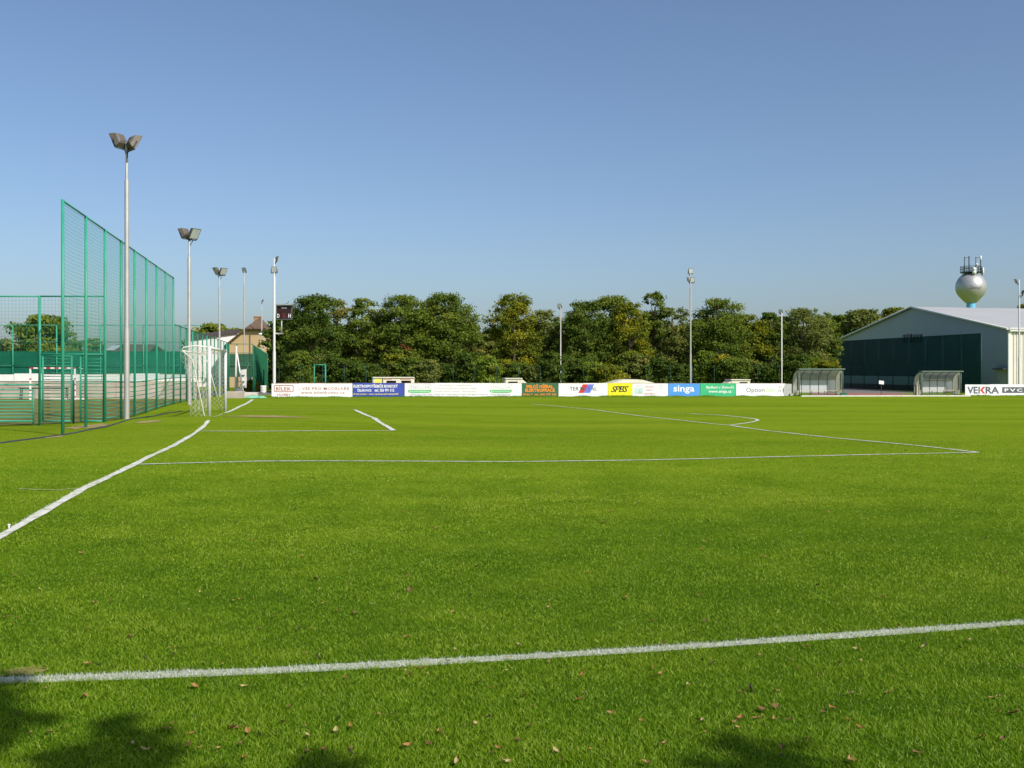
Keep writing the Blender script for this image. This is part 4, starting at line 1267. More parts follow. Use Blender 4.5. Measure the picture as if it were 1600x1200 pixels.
ob = bpy.data.objects.new('lettering', me); C.objects.link(ob); ob.parent = wt

# ------------------------------------------------------------------ houses on the left
M_tan = mat('tan_render', (.52, .38, .20), .9, var=.06, scale=.5)
M_wall = mat('white_render', (.78, .74, .72), .9, var=.05, scale=.4)
M_tile = mat('brown_tiles', (.14, .092, .062), .85, var=.2, scale=3)
M_brick = mat('chimney_brick', (.36, .22, .12), .9, var=.2, scale=4)
hd = 120.0
hs = thing('tan_house', 'tan gabled house with brown half-hipped roof behind the fences', 'house', (X(400, hd), hd, -.42))
xl, xr_, xc = X(358, hd), X(446, hd), X(401, hd)
zE, zHp, zA = Z(536, hd), Z(514, hd), Z(496, hd)
xhl, xhr = X(385, hd), X(414.5, hd)
back = Vector((-.235, 1, 0)).normalized() * 11
gw = [Vector((xl, hd, -.6)), Vector((xr_, hd, -.6)), Vector((xr_, hd, zE)), Vector((xhr, hd, zHp)), Vector((xhl, hd, zHp)), Vector((xl, hd, zE))]
MB().prism(gw, Vector((0, .3, 0))).build('gable_wall', M_tan, hs)
for xx in (xl, xr_):
    s_ = 1 if xx == xl else -1
    a = Vector((xx, hd + .31, -.6))
    MB().prism([a, a + back, a + back + up * (zE + .6), a + up * (zE + .6)], Vector((.25 * s_, 0, 0))).build('side_wall', M_tan, hs)
o_ = Vector((0, -.45, 0))
ap = Vector((xc, hd + 1.7, zA))
def slab(name, pts, th=.16):
    MB().prism(pts, Vector((0, 0, -th))).build(name, M_tile, hs)
hl, hr = Vector((xhl, hd, zHp)) + o_ + up * .12, Vector((xhr, hd, zHp)) + o_ + up * .12
el, er = Vector((xl - .55, hd, zE - .45)) + o_ + up * .12, Vector((xr_ + .55, hd, zE - .45)) + o_ + up * .12
slab('roof_slope', [hl, ap + up * .12, ap + back + up * .12, el + back, el]); slab('roof_slope', [er, er + back, ap + back + up * .12, ap + up * .12, hr])
slab('half_hip', [hl + Vector((.02, -.1, 0)), hr + Vector((-.02, -.1, 0)), ap + up * .13])
MB().box(((xhl + xhr) / 2, hd - .3, zHp - .02), (xhr - xhl + .3, .4, .22)).build('hip_fascia', mat('dark_timber', (.07, .045, .035), .8), hs)
ch = MB().box((X(403, hd + 4), hd + 4, Z(497, hd + 4) - .3), (.8, .7, .9)).build('chimney', M_brick, hs)
MB().box((X(403, hd + 4), hd + 4, Z(497, hd + 4) + .15), (.92, .82, .12)).build('chimney_cap', M_brick, ch)

wbA, wbB = Vector((X(298, 123), 123.0, -.6)), Vector((X(373, 124.5), 124.5, -.6))
wb = thing('white_building', 'long low white building with dark roof edge left of the tan house', 'building', (wbB.x, wbB.y, -.42))
zA_, zB_ = Z(531, 123), Z(520.5, 124.5)
MB().prism([wbA, wbB, Vector((wbB.x, wbB.y, zB_)), Vector((wbA.x, wbA.y, zA_))], Vector((-2, 8, 0))).build('wall', M_wall, wb)
e_ = (wbB - wbA).normalized()
MB().prism([Vector((wbA.x, wbA.y - .3, zA_)), Vector((wbB.x, wbB.y - .3, zB_)), Vector((wbB.x, wbB.y - .3, zB_ + .35)), Vector((wbA.x, wbA.y - .3, zA_ + .35))], Vector((-2.1, 8.6, .5))).build('roof', mat('dark_roof', (.07, .05, .05), .8), wb)

# brown roofs over the windscreen
fr_d = 110.0
fh = thing('brown_roofed_house', 'house with a long brown roof showing over the windscreen', 'house', (X(194, fr_d), fr_d, -.42))
xa, xb = X(160, fr_d), X(230, fr_d)
MB().box(((xa + xb) / 2, fr_d + 3, 1.2), (xb - xa - .4, 6, 3.2)).build('wall', M_tan, fh)
zr0, zr1 = Z(551, fr_d), Z(537, fr_d)
rf = MB()
rf.prism([Vector((xa - .2, fr_d - .4, zr0)), Vector((xb + .2, fr_d - .4, zr0)), Vector((xb - .1, fr_d + 3, zr1)), Vector((xa + .2, fr_d + 3, zr1))], up * -.15)
rf.prism([Vector((xa - .2, fr_d + 6.4, zr0)), Vector((xb + .2, fr_d + 6.4, zr0)), Vector((xb - .1, fr_d + 3, zr1)), Vector((xa + .2, fr_d + 3, zr1))][::-1], up * -.15)
rfo = rf.build('roof', mat('dark_brown_tiles', (.10, .05, .045), .8, var=.2, scale=2), fh)
MB().box((X(187, fr_d), fr_d + 2, zr1 + .1), (.5, .5, 1.0)).build('chimney', M_brick, rfo)
MB().prism([Vector((X(165, fr_d), fr_d + .1, zr0 + .25)), Vector((X(178, fr_d), fr_d + .1, zr0 + .25)), Vector((X(179, fr_d), fr_d + 2, zr1 - .2)), Vector((X(167, fr_d), fr_d + 2, zr1 - .2))], up * .12).build('skylight', M_lens, rfo)

# green cloth enclosure before the house
M_clothg = mat('green_cloth', (.015, .19, .085), .8, var=.12, scale=.7)
M_clothd = mat_sheer('green_cloth_sheer', (.03, .17, .10), .75, .3)
ed = 92.0
en = thing('windscreen_enclosure', 'green cloth enclosure in front of the tan house', 'fence', (X(395, ed), ed, H(X(395, ed), ed)))
zg = en.location.z
xa, xb = X(356, ed), X(395.5, ed)
ec, ed2 = Vector((xb, ed, 0)), Vector((X(418, 101), 101.0, 0))
MB().prism([(xb, ed, zg), (ed2.x, ed2.y, zg), (ed2.x, ed2.y, Z(553, 101)), (xb, ed, Z(538.5, ed))], Vector((-.02, .03, 0))).build('cloth_side', M_clothg, en)
MB().box(((xa + xb) / 2, ed, (Z(553, ed) + Z(589, ed)) / 2), (xb - xa - .08, .012, Z(553, ed) - Z(589, ed))).build('cloth_front', M_clothd, en)
for xx in (xa, (xa + xb) / 2 - .3, xb):
    MB().tube([(xx, ed - .05, zg - .1), (xx, ed - .05, Z(537, ed))], .045, 6).build('post', M_post2, en)
for v in (537.5, 551.5, 572):
    MB().tube([(xa, ed - .05, Z(v, ed)), (xb, ed - .05, Z(v, ed))], .03, 6).build('rail', M_post2, en)
MB().tube([(X(372, ed), ed - .1, zg), (X(390, ed), ed - .1, Z(566, ed))], .03, 6).build('brace', M_post2, en)
MB().tube([(ed2.x, ed2.y, zg - .1), (ed2.x, ed2.y, Z(552.5, 101))], .045, 6).build('post', M_post2, en)
MB().tube([(X(409, 96), 96.8, zg), (X(409, 96), 96.8, Z(577, 96))], .06, 6).build('gate_post', M_black, en)

# street lamp, bins, meter cabinet, brace and planks by the path
sd_ = 108.0
st = thing('street_lamp', 'thin street lamp with a round white head by the tan house', 'lamp', (X(412, sd_), sd_, -.4))
MB().tube([(X(412, sd_), sd_, -.6), (X(412, sd_), sd_, Z(524, sd_))], .05, 8).build('pole', M_galv, st)
MB().lathe((X(407.5, sd_), sd_, Z(522.5, sd_)), [(.02, .16), (.2, .12), (.27, 0), (.2, -.08), (.02, -.1)], 14).build('lamp_globe', M_white, st)
MB().tube([(X(412, sd_), sd_, Z(524.5, sd_)), (X(408, sd_), sd_, Z(523.5, sd_))], .03, 6).build('arm', M_galv, st)
mb_d = 95.0; mz = H(X(389, mb_d), mb_d)
mc = thing('meter_cabinet', 'white meter cabinet beside the slim lamp pole', 'cabinet', (X(390, mb_d), mb_d, mz))
MB().box((X(389.5, mb_d), mb_d, (Z(586, mb_d) + Z(598, mb_d)) / 2), (.34, .3, Z(586, mb_d) - Z(598, mb_d))).build('cabinet', M_whitew, mc)
for s_ in (-1, 1):
    MB().box((X(389.5, mb_d) + .13 * s_, mb_d, (mz + Z(598, mb_d)) / 2), (.06, .25, Z(598, mb_d) - mz)).build('leg', M_whitew, mc)
MB().box((X(389.5, mb_d), mb_d - .155, (Z(586, mb_d) + Z(598, mb_d)) / 2), (.27, .012, .5)).build('door', M_white, mc)
for lab, u, v0, v1, dd in (('pale litter drum beside the green cloth enclosure', 411.5, 591.5, 603.5, 88.0), ('grey drum at the foot of the white brace', 373.5, 597.5, 606.5, 84.0)):
    x_ = X(u, dd); z_ = H(x_, dd); h_ = (v1 - v0) * dd / F
    o = MB().lathe((x_, dd, z_), [(.02, 0), (.24, 0), (.25, h_ * .3), (.235, h_ * .33), (.25, h_ * .36), (.25, h_ * .66), (.235, h_ * .69), (.25, h_ * .72), (.25, h_), (.22, h_), (.21, h_ - .05), (.02, h_ - .05)], 18).build('litter_drum', M_whitew)
    tag(o, lab, 'drum')
bd = 84.0
br_ = thing('braced_mast', 'short mast with a long white brace behind the far goal post', 'mast', (X(369, bd), bd, H(X(369, bd), bd)))
MB().tube([(X(367.5, bd), bd, br_.location.z), (X(369.5, bd), bd, Z(541, bd))], .07, 8).build('mast', M_whitew, br_)
MB().tube([(X(383.5, bd), bd - .6, H(X(383.5, bd), bd)), (X(370.5, bd), bd, Z(553, bd))], .055, 8).build('brace', M_white, br_)
MB().tube([(X(372.5, bd), bd, br_.location.z), (X(370, bd), bd, Z(541, bd))], .035, 8).build('mast_leg', M_galv, br_)
for v in (564, 575, 586.5, 596.5):
    MB().box((X(372, bd), bd + .5, Z(v, bd)), (.8, .04, .06)).build('rung', M_dark, br_)
MB().box((X(378, bd), bd + .6, (Z(577, bd) + Z(606, bd)) / 2), (.42, .05, Z(577, bd) - Z(606, bd))).build('white_back_panel', M_whitew, br_)
for lab, u0, u1, v, dd, h_ in (('long low concrete step left of the corner', 354, 380, 621, 69.0, .42), ('pale low slab behind the corner of the pitch', 380, 401, 620, 70.5, .34)):
    xa, xb = X(u0, dd), X(u1, dd); z_ = H((xa + xb) / 2, dd)
    o = MB().box(((xa + xb) / 2, dd, z_ + h_ / 2 - .03), (xb - xa, .7, h_)).box(((xa + xb) / 2, dd + .2, z_ + h_), (xb - xa + .04, .5, .06)).build('concrete_step', M_conc if h_ > .4 else M_kerb)
    tag(o, lab, 'step')
tp = [G(391, 621.6), G(414, 622.5), G(412, 623.8), G(393, 622.6)]
MBt = MB(); n_ = 10
for i in range(n_):
    for j in range(3):
        pass
xx0, xx1 = X(390, 69), X(411, 68.4)
tv = []
rs = np.random.RandomState(9)
for j in range(5):
    for i in range(13):
        x_ = xx0 + (xx1 - xx0) * i / 12; y_ = 68.2 + .28 * j + .1 * rs.rand()
        edge = (i in (0, 12)) or (j in (0, 4))
        tv.append((x_ + .06 * rs.randn(), y_, H(x_, y_) + (.03 if edge else .08 + .12 * rs.rand())))
ii = np.arange(65).reshape(5, 13)
tq = np.stack([ii[:-1, :-1], ii[:-1, 1:], ii[1:, 1:], ii[1:, :-1]], -1).reshape(-1, 4)
o = mesh_np('tarpaulin', np.array(tv), tq, mat('mint_tarp', (.22, .55, .36), .5, var=.1))
tag(o, 'crumpled mint green sheet lying at the far corner of the pitch', 'sheet')

# scoreboard
sb_d = 79.0
sx0, sx1 = X(432, sb_d), X(456.5, sb_d); sz0, sz1 = Z(499.5, sb_d), Z(477.5, sb_d)
sbx = (sx0 + sx1) / 2
sb = thing('scoreboard', 'dark red electronic scoreboard mounted beside the pale pole', 'scoreboard', (sbx, sb_d, sz0))
MB().box((sbx, sb_d, (sz0 + sz1) / 2), (sx1 - sx0, .22, sz1 - sz0)).build('case', mat('score_frame', (.11, .13, .13), .5, .2), sb)
MB().box((sbx, sb_d - .118, (sz0 + sz1) / 2 + .02), (sx1 - sx0 - .1, .02, sz1 - sz0 - .1)).build('screen', mat('score_screen', (.035, .012, .014), .25, var=.3, scale=4, spec=.4), sb)
MB().box((sbx, sb_d - .10, sz1 + .05), (sx1 - sx0 + .26, .55, .05), (1, 0, -.02)).build('rain_hood', M_galv, sb)
MB().box((sbx + .02, sb_d - .132, sz1 - .19), (.40, .01, .08)).build('name_strip', K_white, sb)
for txt, cx in (('D', sx0 + .17), ('H', sx1 - .17)):
    cu = bpy.data.curves.new('lettering', 'FONT'); cu.body = txt; cu.offset = .03; cu.resolution_u = 3
    ob = bpy.data.objects.new('t', cu); me = bpy.data.meshes.new_from_object(ob); bpy.data.objects.remove(ob)
    co = np.empty(len(me.vertices) * 3, np.float32); me.vertices.foreach_get('co', co); co = co.reshape(-1, 3)
    mn, mx_ = co.min(0), co.max(0)
    P = np.stack([cx - .09 + .18 * (co[:, 0] - mn[0]) / (mx_[0] - mn[0]), np.full(len(co), sb_d - .134), sz0 + .14 + .30 * (co[:, 1] - mn[1]) / (mx_[1] - mn[1])], -1) - np.array(sb.location)
    me.vertices.foreach_set('co', P.astype(np.float32).ravel()); me.materials.clear(); me.materials.append(K_white); me.update()
    ob = bpy.data.objects.new('lettering', me); C.objects.link(ob); ob.parent = sb
MB().box((X(444.5, sb_d), sb_d - .124, sz0 + .30), (.26, .012, .34)).build('digit_field', mat('digit_field', (.10, .022, .018), .4), sb)
px_ = X(428.5, 78)
MB().tube([(X(440, sb_d), sb_d, Z(521.5, sb_d)), (X(440, sb_d), sb_d, sz0)], .05, 8).build('support_post', M_galv, sb)
MB().tube([(px_, 78.1, Z(521, 78)), (X(442, sb_d), sb_d, Z(521.5, sb_d))], .06, 8).build('support_arm', M_galv, sb)
MB().tube([(px_, 78.1, Z(483, 78)), (sx0 + .02, sb_d, sz1 - .2)], .04, 8).build('support_arm', M_galv, sb)
MB().prism([(X(425.5, 78), 78.2, Z(499, 78)), (X(430, 78), 78.2, Z(499, 78)), (X(430, 78), 78.2, Z(490, 78)), (X(428, 78), 78.2, Z(490, 78))], (0, .15, 0)).build('side_bracket', M_post2, sb)

# mesh fence with gate frame in front of the trees
tf = thing('hedge_fence', 'thin dark green mesh fence along the foot of the trees', 'fence', board_pt(440, 11))
prev = None
for u in range(436, 1236, 34):
    p = board_pt(u, 11); z = H(p.x, p.y); zt_ = Z(571, p.y)
    MB().tube([(p.x, p.y, z - .1), (p.x, p.y, zt_)], .022, 6).build('post', M_nfp, tf)
    if prev is not None:
        MB().tube([(prev[0], prev[1], prev[2] - .03), (p.x, p.y, zt_ - .03)], .006, 5).build('top_wire', M_nfp, tf)
    prev = (p.x, p.y, zt_)
gp, gq = board_pt(491, 10.5), board_pt(508.5, 10.5)
gt = thing('gate_frame', 'upright green gate frame standing before the dark trees', 'gate', gp)
zg0, zg1 = H(gp.x, gp.y), Z(570, gp.y)
MB().tube([(gp.x, gp.y, zg0 - .1), (gp.x, gp.y, zg1)], .04, 6).build('post', M_post, gt)
MB().tube([(gq.x, gq.y, zg0 - .1), (gq.x, gq.y, zg1)], .06, 6).build('post', M_post, gt)
MB().tube([(gp.x, gp.y, zg1), (gq.x, gq.y, zg1)], .04, 6).build('top_bar', M_post, gt)

# ------------------------------------------------------------------ trees
PAL = {
 'dark':  mat_leaf('leaf_dark',  [(0, (.032, .062, .009)), (.45, (.070, .114, .014)), (.8, (.122, .162, .020)), (1, (.19, .19, .03))]),
 'mid':   mat_leaf('leaf_mid',   [(0, (.052, .088, .010)), (.45, (.115, .164, .019)), (.8, (.190, .228, .026)), (1, (.28, .25, .035))]),
 'olive': mat_leaf('leaf_olive', [(0, (.066, .090, .016)), (.45, (.138, .168, .034)), (.8, (.210, .232, .048)), (1, (.31, .25, .06))]),
 'gold':  mat_leaf('leaf_gold',  [(0, (.056, .084, .008)), (.40, (.142, .168, .012)), (.75, (.260, .250, .014)), (1, (.44, .33, .03))]),
 'fresh': mat_leaf('leaf_fresh', [(0, (.056, .096, .010)), (.45, (.132, .195, .018)), (.8, (.205, .268, .026)), (1, (.30, .31, .04))]),
 'rust':  mat_leaf('leaf_rust',  [(0, (.10, .04, .015)), (.5, (.20, .07, .022)), (1, (.34, .12, .035))]),
}
M_bark = mat('bark', (.085, .065, .045), .95, var=.3, scale=5, bump=.4, bscale=12)

def foliage(name, root, centers, radii, tones, nleaf, lsize, m, seed, flat=.58):
    rs = np.random.RandomState(seed)
    k = len(centers)
    cnt = np.maximum(6, (nleaf * (radii / radii.mean()) ** 2).astype(int))
    ci = np.repeat(np.arange(k), cnt); n = len(ci)
    d = rs.normal(0, 1, (n, 3)); d /= np.linalg.norm(d, axis=1)[:, None]
    r = radii[ci] * np.minimum(1.22, np.abs(rs.normal(0, .6, n)) + .2)
    P = centers[ci] + d * r[:, None] * np.array([1, 1, flat])
    nn = d * .45 + rs.normal(0, .6, (n, 3)) + np.array([.15, -.25, .45]); nn /= np.linalg.norm(nn, axis=1)[:, None]
    t = np.cross(nn, rs.normal(0, 1, (n, 3))); t /= np.linalg.norm(t, axis=1)[:, None]
    b = np.cross(nn, t)
    s = lsize * (.6 + .8 * rs.rand(n))[:, None]
    V = np.stack([P - t * s, P + b * s * .55 + t * s * .1, P + t * s, P - b * s * .55 + t * s * .1], 1)
    V[:, :, 2] = np.maximum(V[:, :, 2], root.location.z + .03)
    tone = np.clip(tones[ci] + rs.normal(0, .10, n), 0, 1)
    return mesh_np(name, V.reshape(-1, 3), np.arange(n * 4).reshape(-1, 4), m, root, np.repeat(tone, 4))

def tree(label, x, y, ztop, hw, pal, seed, base=.06, group=None, nleaf=120, lsize=.10, dens=1.0, name='broadleaf_tree', cat='tree', shape=1.0, sprigs=8, tone0=.45):
    rs = np.random.RandomState(seed)
    z0 = H(x, y); h = ztop - z0
    root = thing(name, label, cat, (x, y, z0), group)
    # limbs
    tr = MB()
    r0 = .035 * h * .55 + .03
    lean = rs.normal(0, .03 * h, 2)
    pts = [Vector((x + lean[0] * (q ** 1.5) , y + lean[1] * (q ** 1.5), z0 - .1 + q * h * .86)) for q in np.linspace(0, 1, 7)]
    tr.tube(pts, r0, 7, r0 * .15)
    K = int(140 * dens * max(.6, (hw / 2.6) * (h / 8.5)))
    s = np.clip(base + (1 - base) * (rs.rand(K) ** .9), 0, .97)
    prof = np.interp(s, [0, .12, .35, .6, .8, .92, 1], [.80, .94, 1.0, .99, .86, .64, .28]) ** shape
    lob = 1 + .20 * np.sin(np.arange(K) * 2.399 * 3 + seed) 
    ang = rs.rand(K) * 2 * np.pi
    rad = hw * prof * np.sqrt(.06 + .94 * rs.rand(K)) * lob
    rc = (.42 + .50 * rs.rand(K)) * (.6 + .4 * prof) * np.clip(hw / 2.4, .55, 1.25)
    rad = np.minimum(rad, hw * 1.04 - rc * .35)
    cen = np.stack([x + np.cos(ang) * rad + lean[0] * s, y + np.sin(ang) * rad + lean[1] * s, z0 + s * h - rc * .35], -1)
    if sprigs:
        sa = rs.rand(sprigs) * 2 * np.pi; ss = .72 + .26 * rs.rand(sprigs)
        sr_ = hw * np.interp(ss, [.7, 1], [.95, .35]) * (.6 + .5 * rs.rand(sprigs))
        cen = np.vstack([cen, np.stack([x + np.cos(sa) * sr_ + lean[0], y + np.sin(sa) * sr_ + lean[1], z0 + ss * h], -1), [[x + lean[0] + rs.normal(0, hw * .1), y + lean[1], ztop - .25]]])
        rc = np.concatenate([rc, .2 + .2 * rs.rand(sprigs), [.28]])
        s = np.concatenate([s, ss, [1]])
    tones = np.clip(tone0 + rs.normal(0, .17, len(cen)) , 0, 1)
    for i in rs.choice(len(cen), min(len(cen), 16), replace=False):
        c = Vector(cen[i]); q = max(.12, min(.8, (c.z - z0) / h * .75)); p = pts[0].lerp(pts[-1], q)
        mid_ = (p + c) / 2 + Vector((0, 0, .12 * h * rs.rand() * .3))
        tr.tube([p, mid_, c], r0 * .32, 5, r0 * .08)
    tr.build('trunk', M_bark, root)
    foliage('crown', root, cen, rc, tones, nleaf, lsize, PAL[pal], seed + 500)
    return root

ROWG = 'trees in the row behind the boards'
def row(u, vtop, hwpx, pal, seed, off, label, **k):
    p = board_pt(u, off)
    tree(label, p.x, p.y, Z(vtop, p.y), 1.12 * hwpx * p.y / F, pal, seed, group=ROWG, **k)

row(484, 459, 42, 'dark', 1, 17, 'dense dark green tree at the left end of the row, beside the scoreboard', dens=1.45, tone0=.42, shape=.7)
row(528, 466, 30, 'olive', 2, 21, 'olive tree with a thin brownish top right of the dark end tree', dens=.85, tone0=.5)
row(558, 464, 27, 'mid', 3, 19, 'narrow tree with a leafy knob at its top', sprigs=10)
row(590, 481, 25, 'olive', 4, 20, 'slender pale olive tree in the first dip of the row', tone0=.55)
row(628, 459, 40, 'mid', 5, 18, 'broad tree, left half of the round pair in the row', dens=1.2)
row(698, 456, 46, 'mid', 6, 18, 'broad tree with feathery top, right half of the round pair', dens=1.2, sprigs=14)
row(664, 464, 32, 'dark', 7, 22, 'dark tree filling the middle of the round pair')
row(752, 520, 26, 'olive', 8, 19, 'low grey green tree in the deep dip of the row', tone0=.55)
row(803, 457, 40, 'gold', 9, 19, 'tree with yellowing leaves and a bare spiky tip', sprigs=14, dens=.95, tone0=.42)
row(846, 482, 26, 'olive', 10, 21, 'thin tree left of the low pole behind the boards', tone0=.5)
row(908, 468, 38, 'dark', 11, 18, 'dark green tree right of the low pole', dens=1.2, tone0=.5)
row(952, 460, 40, 'mid', 12, 20, 'tall full tree left of the golden one', dens=1.2)
row(985, 470, 34, 'gold', 13, 17, 'golden green tree in the middle of the row', tone0=.46)
row(1016, 455, 24, 'mid', 14, 20, 'narrow tree with a pointed crest left of the tall pole', sprigs=10)
row(1052, 478, 30, 'olive', 15, 19, 'sparse olive tree behind the tall pole', dens=.8, tone0=.52)
row(1121, 464, 46, 'mid', 16, 18, 'large peaked tree right of the tall pole', dens=1.25, shape=1.3)
row(1165, 490, 34, 'gold', 17, 20, 'lower golden tree on the right shoulder of the peaked tree', tone0=.40)
row(1207, 486, 20, 'dark', 18, 19, 'slim dark tree beside the low pole near the dugout')
row(1254, 480, 38, 'olive', 19, 20, 'loose olive tree above the first dugout', dens=1.1, sprigs=12)
row(1284, 486, 24, 'mid', 20, 24, 'rounded tree at the left corner of the hall', dens=1.1, tone0=.5)
for i, (u, v, hw, pal, d, lab) in enumerate(((1316, 491, 26, 'mid', 158, 'tree top at the left end of the hall roof, lower than its neighbours'), (1352, 482, 34, 'olive', 150, 'tree top showing over the left slope of the hall roof'), (1398, 480, 34, 'gold', 152, 'golden tree top over the hall roof next to the ridge'), (1430, 486, 24, 'olive', 160, 'small tree top just behind the ridge of the hall'),
                                         (1486, 483.5, 10, 'olive', 190, 'tiny tree tip over the hall roof left of the water tower'), (1552, 482, 10, 'olive', 190, 'tiny tree tip over the hall roof right of the water tower'), (1597, 474, 24, 'olive', 190, 'dark tree top over the hall roof at the right edge'))):
    tree(lab, X(u, d), d, Z(v, d), hw * d / F, pal, 60 + i, group='trees behind the hall', lsize=.22, base=.3)
BZ = [(552, 'red lettered white board'), (633, 'blue board'), (690, 'left end of the longest white board'), (760, 'middle of the longest white board'), (816, 'right end of the longest white board'), (873, 'orange lettered board'), (951, 'board with the slanted block'),
      (1045, 'yellow board and picture board'), (1095, 'sky blue board'), (1151, 'emerald board'), (1238, 'curled white board'), (1400, 'first dugout')]
BCOUNT = {}
ORD = ['first', 'second', 'third', 'fourth', 'fifth', 'sixth', 'seventh']
def belt_label(what, u):
    zone = next(n for e, n in BZ if u < e)
    k = BCOUNT.get((what, zone), 0); BCOUNT[(what, zone)] = k + 1
    return '%s above the %s, %s from left' % (what, zone, ORD[k])
# back row that closes the gaps lower down
for i, u in enumerate(range(452, 1290, 34)):
    off = 30 + 3 * (i % 3)
    row(u + (i * 37 % 17), 492 + (i * 29 % 22), 32, ('dark', 'mid', 'dark', 'olive')[i % 4], 100 + i, off, belt_label('shaded back tree', u), nleaf=46, lsize=.21, sprigs=3, tone0=.38)
# bushes at the foot of the trees
BUSHC = {'fresh': 'light green', 'dark': 'dark green', 'gold': 'golden', 'mid': 'mid green', 'olive': 'grey green'}
for i, u in enumerate(range(470, 1290, 24)):
    p = board_pt(u + (i * 13 % 11), 12.5 + (i * 7 % 4))
    tree(belt_label(BUSHC[('mid', 'dark', 'gold', 'dark', 'fresh', 'olive', 'dark')[i * 5 % 7]] + ' bush', u), p.x, p.y, Z(548 + (i * 31 % 26), p.y), (17 + i * 17 % 9) * p.y / F, ('mid', 'dark', 'gold', 'dark', 'fresh', 'olive', 'dark')[i * 5 % 7], 200 + i, base=.0, group='bushes under the tree row', name='bush', cat='bush', nleaf=70, lsize=.10, dens=1.9, sprigs=3, tone0=.42, shape=.6)
# reddish foliage deep in the row
p = board_pt(636, 15.8); tree('reddish bush glowing through the green trees', p.x, p.y, Z(536, p.y), 9 * p.y / F, 'rust', 300, base=.72, name='bush', cat='bush', lsize=.10, dens=.25, nleaf=24, sprigs=4)

# trees on the left
LG = 'trees beyond the courts'
def ltree(u, v, hw, d, pal, seed, lab, **k):
    tree(lab, X(u, d), d, Z(v, d), hw * d / F, pal, seed, group=LG, **k)
ltree(72, 491, 48, 105, 'mid', 31, 'rounded leafy tree behind the left fence', dens=1.3, lsize=.16, tone0=.5, shape=.7)
ltree(108, 518, 26, 108, 'olive', 32, 'lower tree on the right side of the rounded leafy tree', lsize=.16, dens=1.1)
ltree(12, 530, 34, 112, 'olive', 33, 'low tree at the far left edge', lsize=.16, dens=1.1)
ltree(146, 528, 14, 116, 'olive', 34, 'small pale tree left of the brown roof', lsize=.16)
ltree(338, 505, 30, 150, 'mid', 35, 'tree with pale green crown behind the white building', lsize=.22, dens=1.2, tone0=.6)
ltree(366, 512, 22, 152, 'fresh', 36, 'tree between the white building and the tan house', lsize=.22, tone0=.5)
ltree(306, 516, 20, 155, 'olive', 37, 'tree top behind the lower fence', lsize=.22)
ltree(446, 512, 14, 135, 'dark', 38, 'dark conifer like tree right of the tan house', lsize=.2)
p = board_pt(428, 22); tree('ivy covered shrub against the tan house, leaves toned dark for shadow', X(431, 112), 112, Z(541, 112), 11 * 112 / F, 'dark', 39, base=0, name='bush', cat='bush', lsize=.14, dens=2.4, tone0=.2, shape=.4)  # low tone puts the shadow the shrub stands in into its leaf colour
p = board_pt(470, 13); tree('low shrub with pale blossoms near the gate frame', p.x, p.y, Z(578, p.y), 18 * p.y / F, 'dark', 40, base=0, name='bush', cat='bush', lsize=.12, dens=2)
tree('weeds around the meter cabinet', X(394, 94), 94, Z(594, 94), 8 * 94 / F, 'gold', 41, base=0, name='weed_clump', cat='plant', lsize=.08, dens=1, sprigs=2)

# trees behind the camera whose crowns shade the near grass
def shade_tree(label, x, y, h, blobs, crown_r, seed):
    rs = np.random.RandomState(seed)
    z0 = H(x, y)
    root = thing('shade_tree', label, 'tree', (x, y, z0), 'trees behind the near touchline')
    tr = MB(); tr.tube([Vector((x, y, z0 - .1)), Vector((x + .1, y, h * .4)), Vector((x, y + .1, h * .8))], .2, 9, .05)
    sx, sy = -SUN_DIR.x / SUN_DIR.z, -SUN_DIR.y / SUN_DIR.z
    cen, rc = [], []
    for (bx, by, br_, z) in blobs:                    # clump that shades ground spot bx, by
        for q in range(3):
            zz = z + rs.normal(0, .25)
            cen.append((bx - sx * zz + rs.normal(0, br_ * .35), by - sy * zz + rs.normal(0, br_ * .35), zz)); rc.append(br_ * .75)
    n = 60
    a = rs.rand(n) * 6.28; zz = h * (.5 + .42 * rs.rand(n)); rr = crown_r * np.sqrt(rs.rand(n))
    for i in range(n):
        c = (x + rr[i] * math.cos(a[i]), y + rr[i] * math.sin(a[i]), zz[i])
        gy_ = c[1] + sy * c[2]
        if gy_ > 2.9: continue
        cen.append(c); rc.append(.55 + .3 * rs.rand())
    cen = np.array(cen); rc = np.array(rc)
    for i in range(0, len(cen), 4):
        tr.tube([Vector((x, y, h * .45)), (Vector((x, y, h * .6)) + Vector(cen[i])) / 2, Vector(cen[i])], .05, 5, .015)
    tr.build('trunk', M_bark, root)
    foliage('crown', root, cen, rc, np.clip(.5 + rs.normal(0, .15, len(cen)), 0, 1), 320, .06, PAL['mid'], seed + 9)
shade_tree('broad tree behind the viewer shading the left front of the grass', 2.6, -4.6, 7.5,
           [(-2.80, 5.78, .24, 6.3), (-3.1, 5.65, .4, 6.3), (-2.70, 5.48, .26, 6.2), (-2.95, 5.25, .4, 6.2), (-2.55, 5.15, .22, 6.1), (-2.45, 4.9, .18, 6.0), (-2.8, 4.8, .36, 6.0),
            (-1.93, 5.08, .16, 6.3), (-1.80, 4.9, .22, 6.2), (-1.98, 4.75, .18, 6.1), (-1.65, 4.72, .2, 6.2), (-1.75, 4.5, .26, 6.0), (-1.3, 4.45, .2, 6.1), (-.83, 4.66, .12, 6.2), (-.80, 4.48, .2, 6.1)], 2.6, 71)
shade_tree('second tree behind the viewer shading the right front of the grass', 6.4, -4.8, 7.2,
           [(1.0, 4.95, .12, 6.0), (1.05, 4.8, .2, 6.0), (1.16, 4.6, .25, 5.9), (.9, 4.6, .2, 5.8), (1.0, 4.4, .3, 5.8)], 2.4, 72)

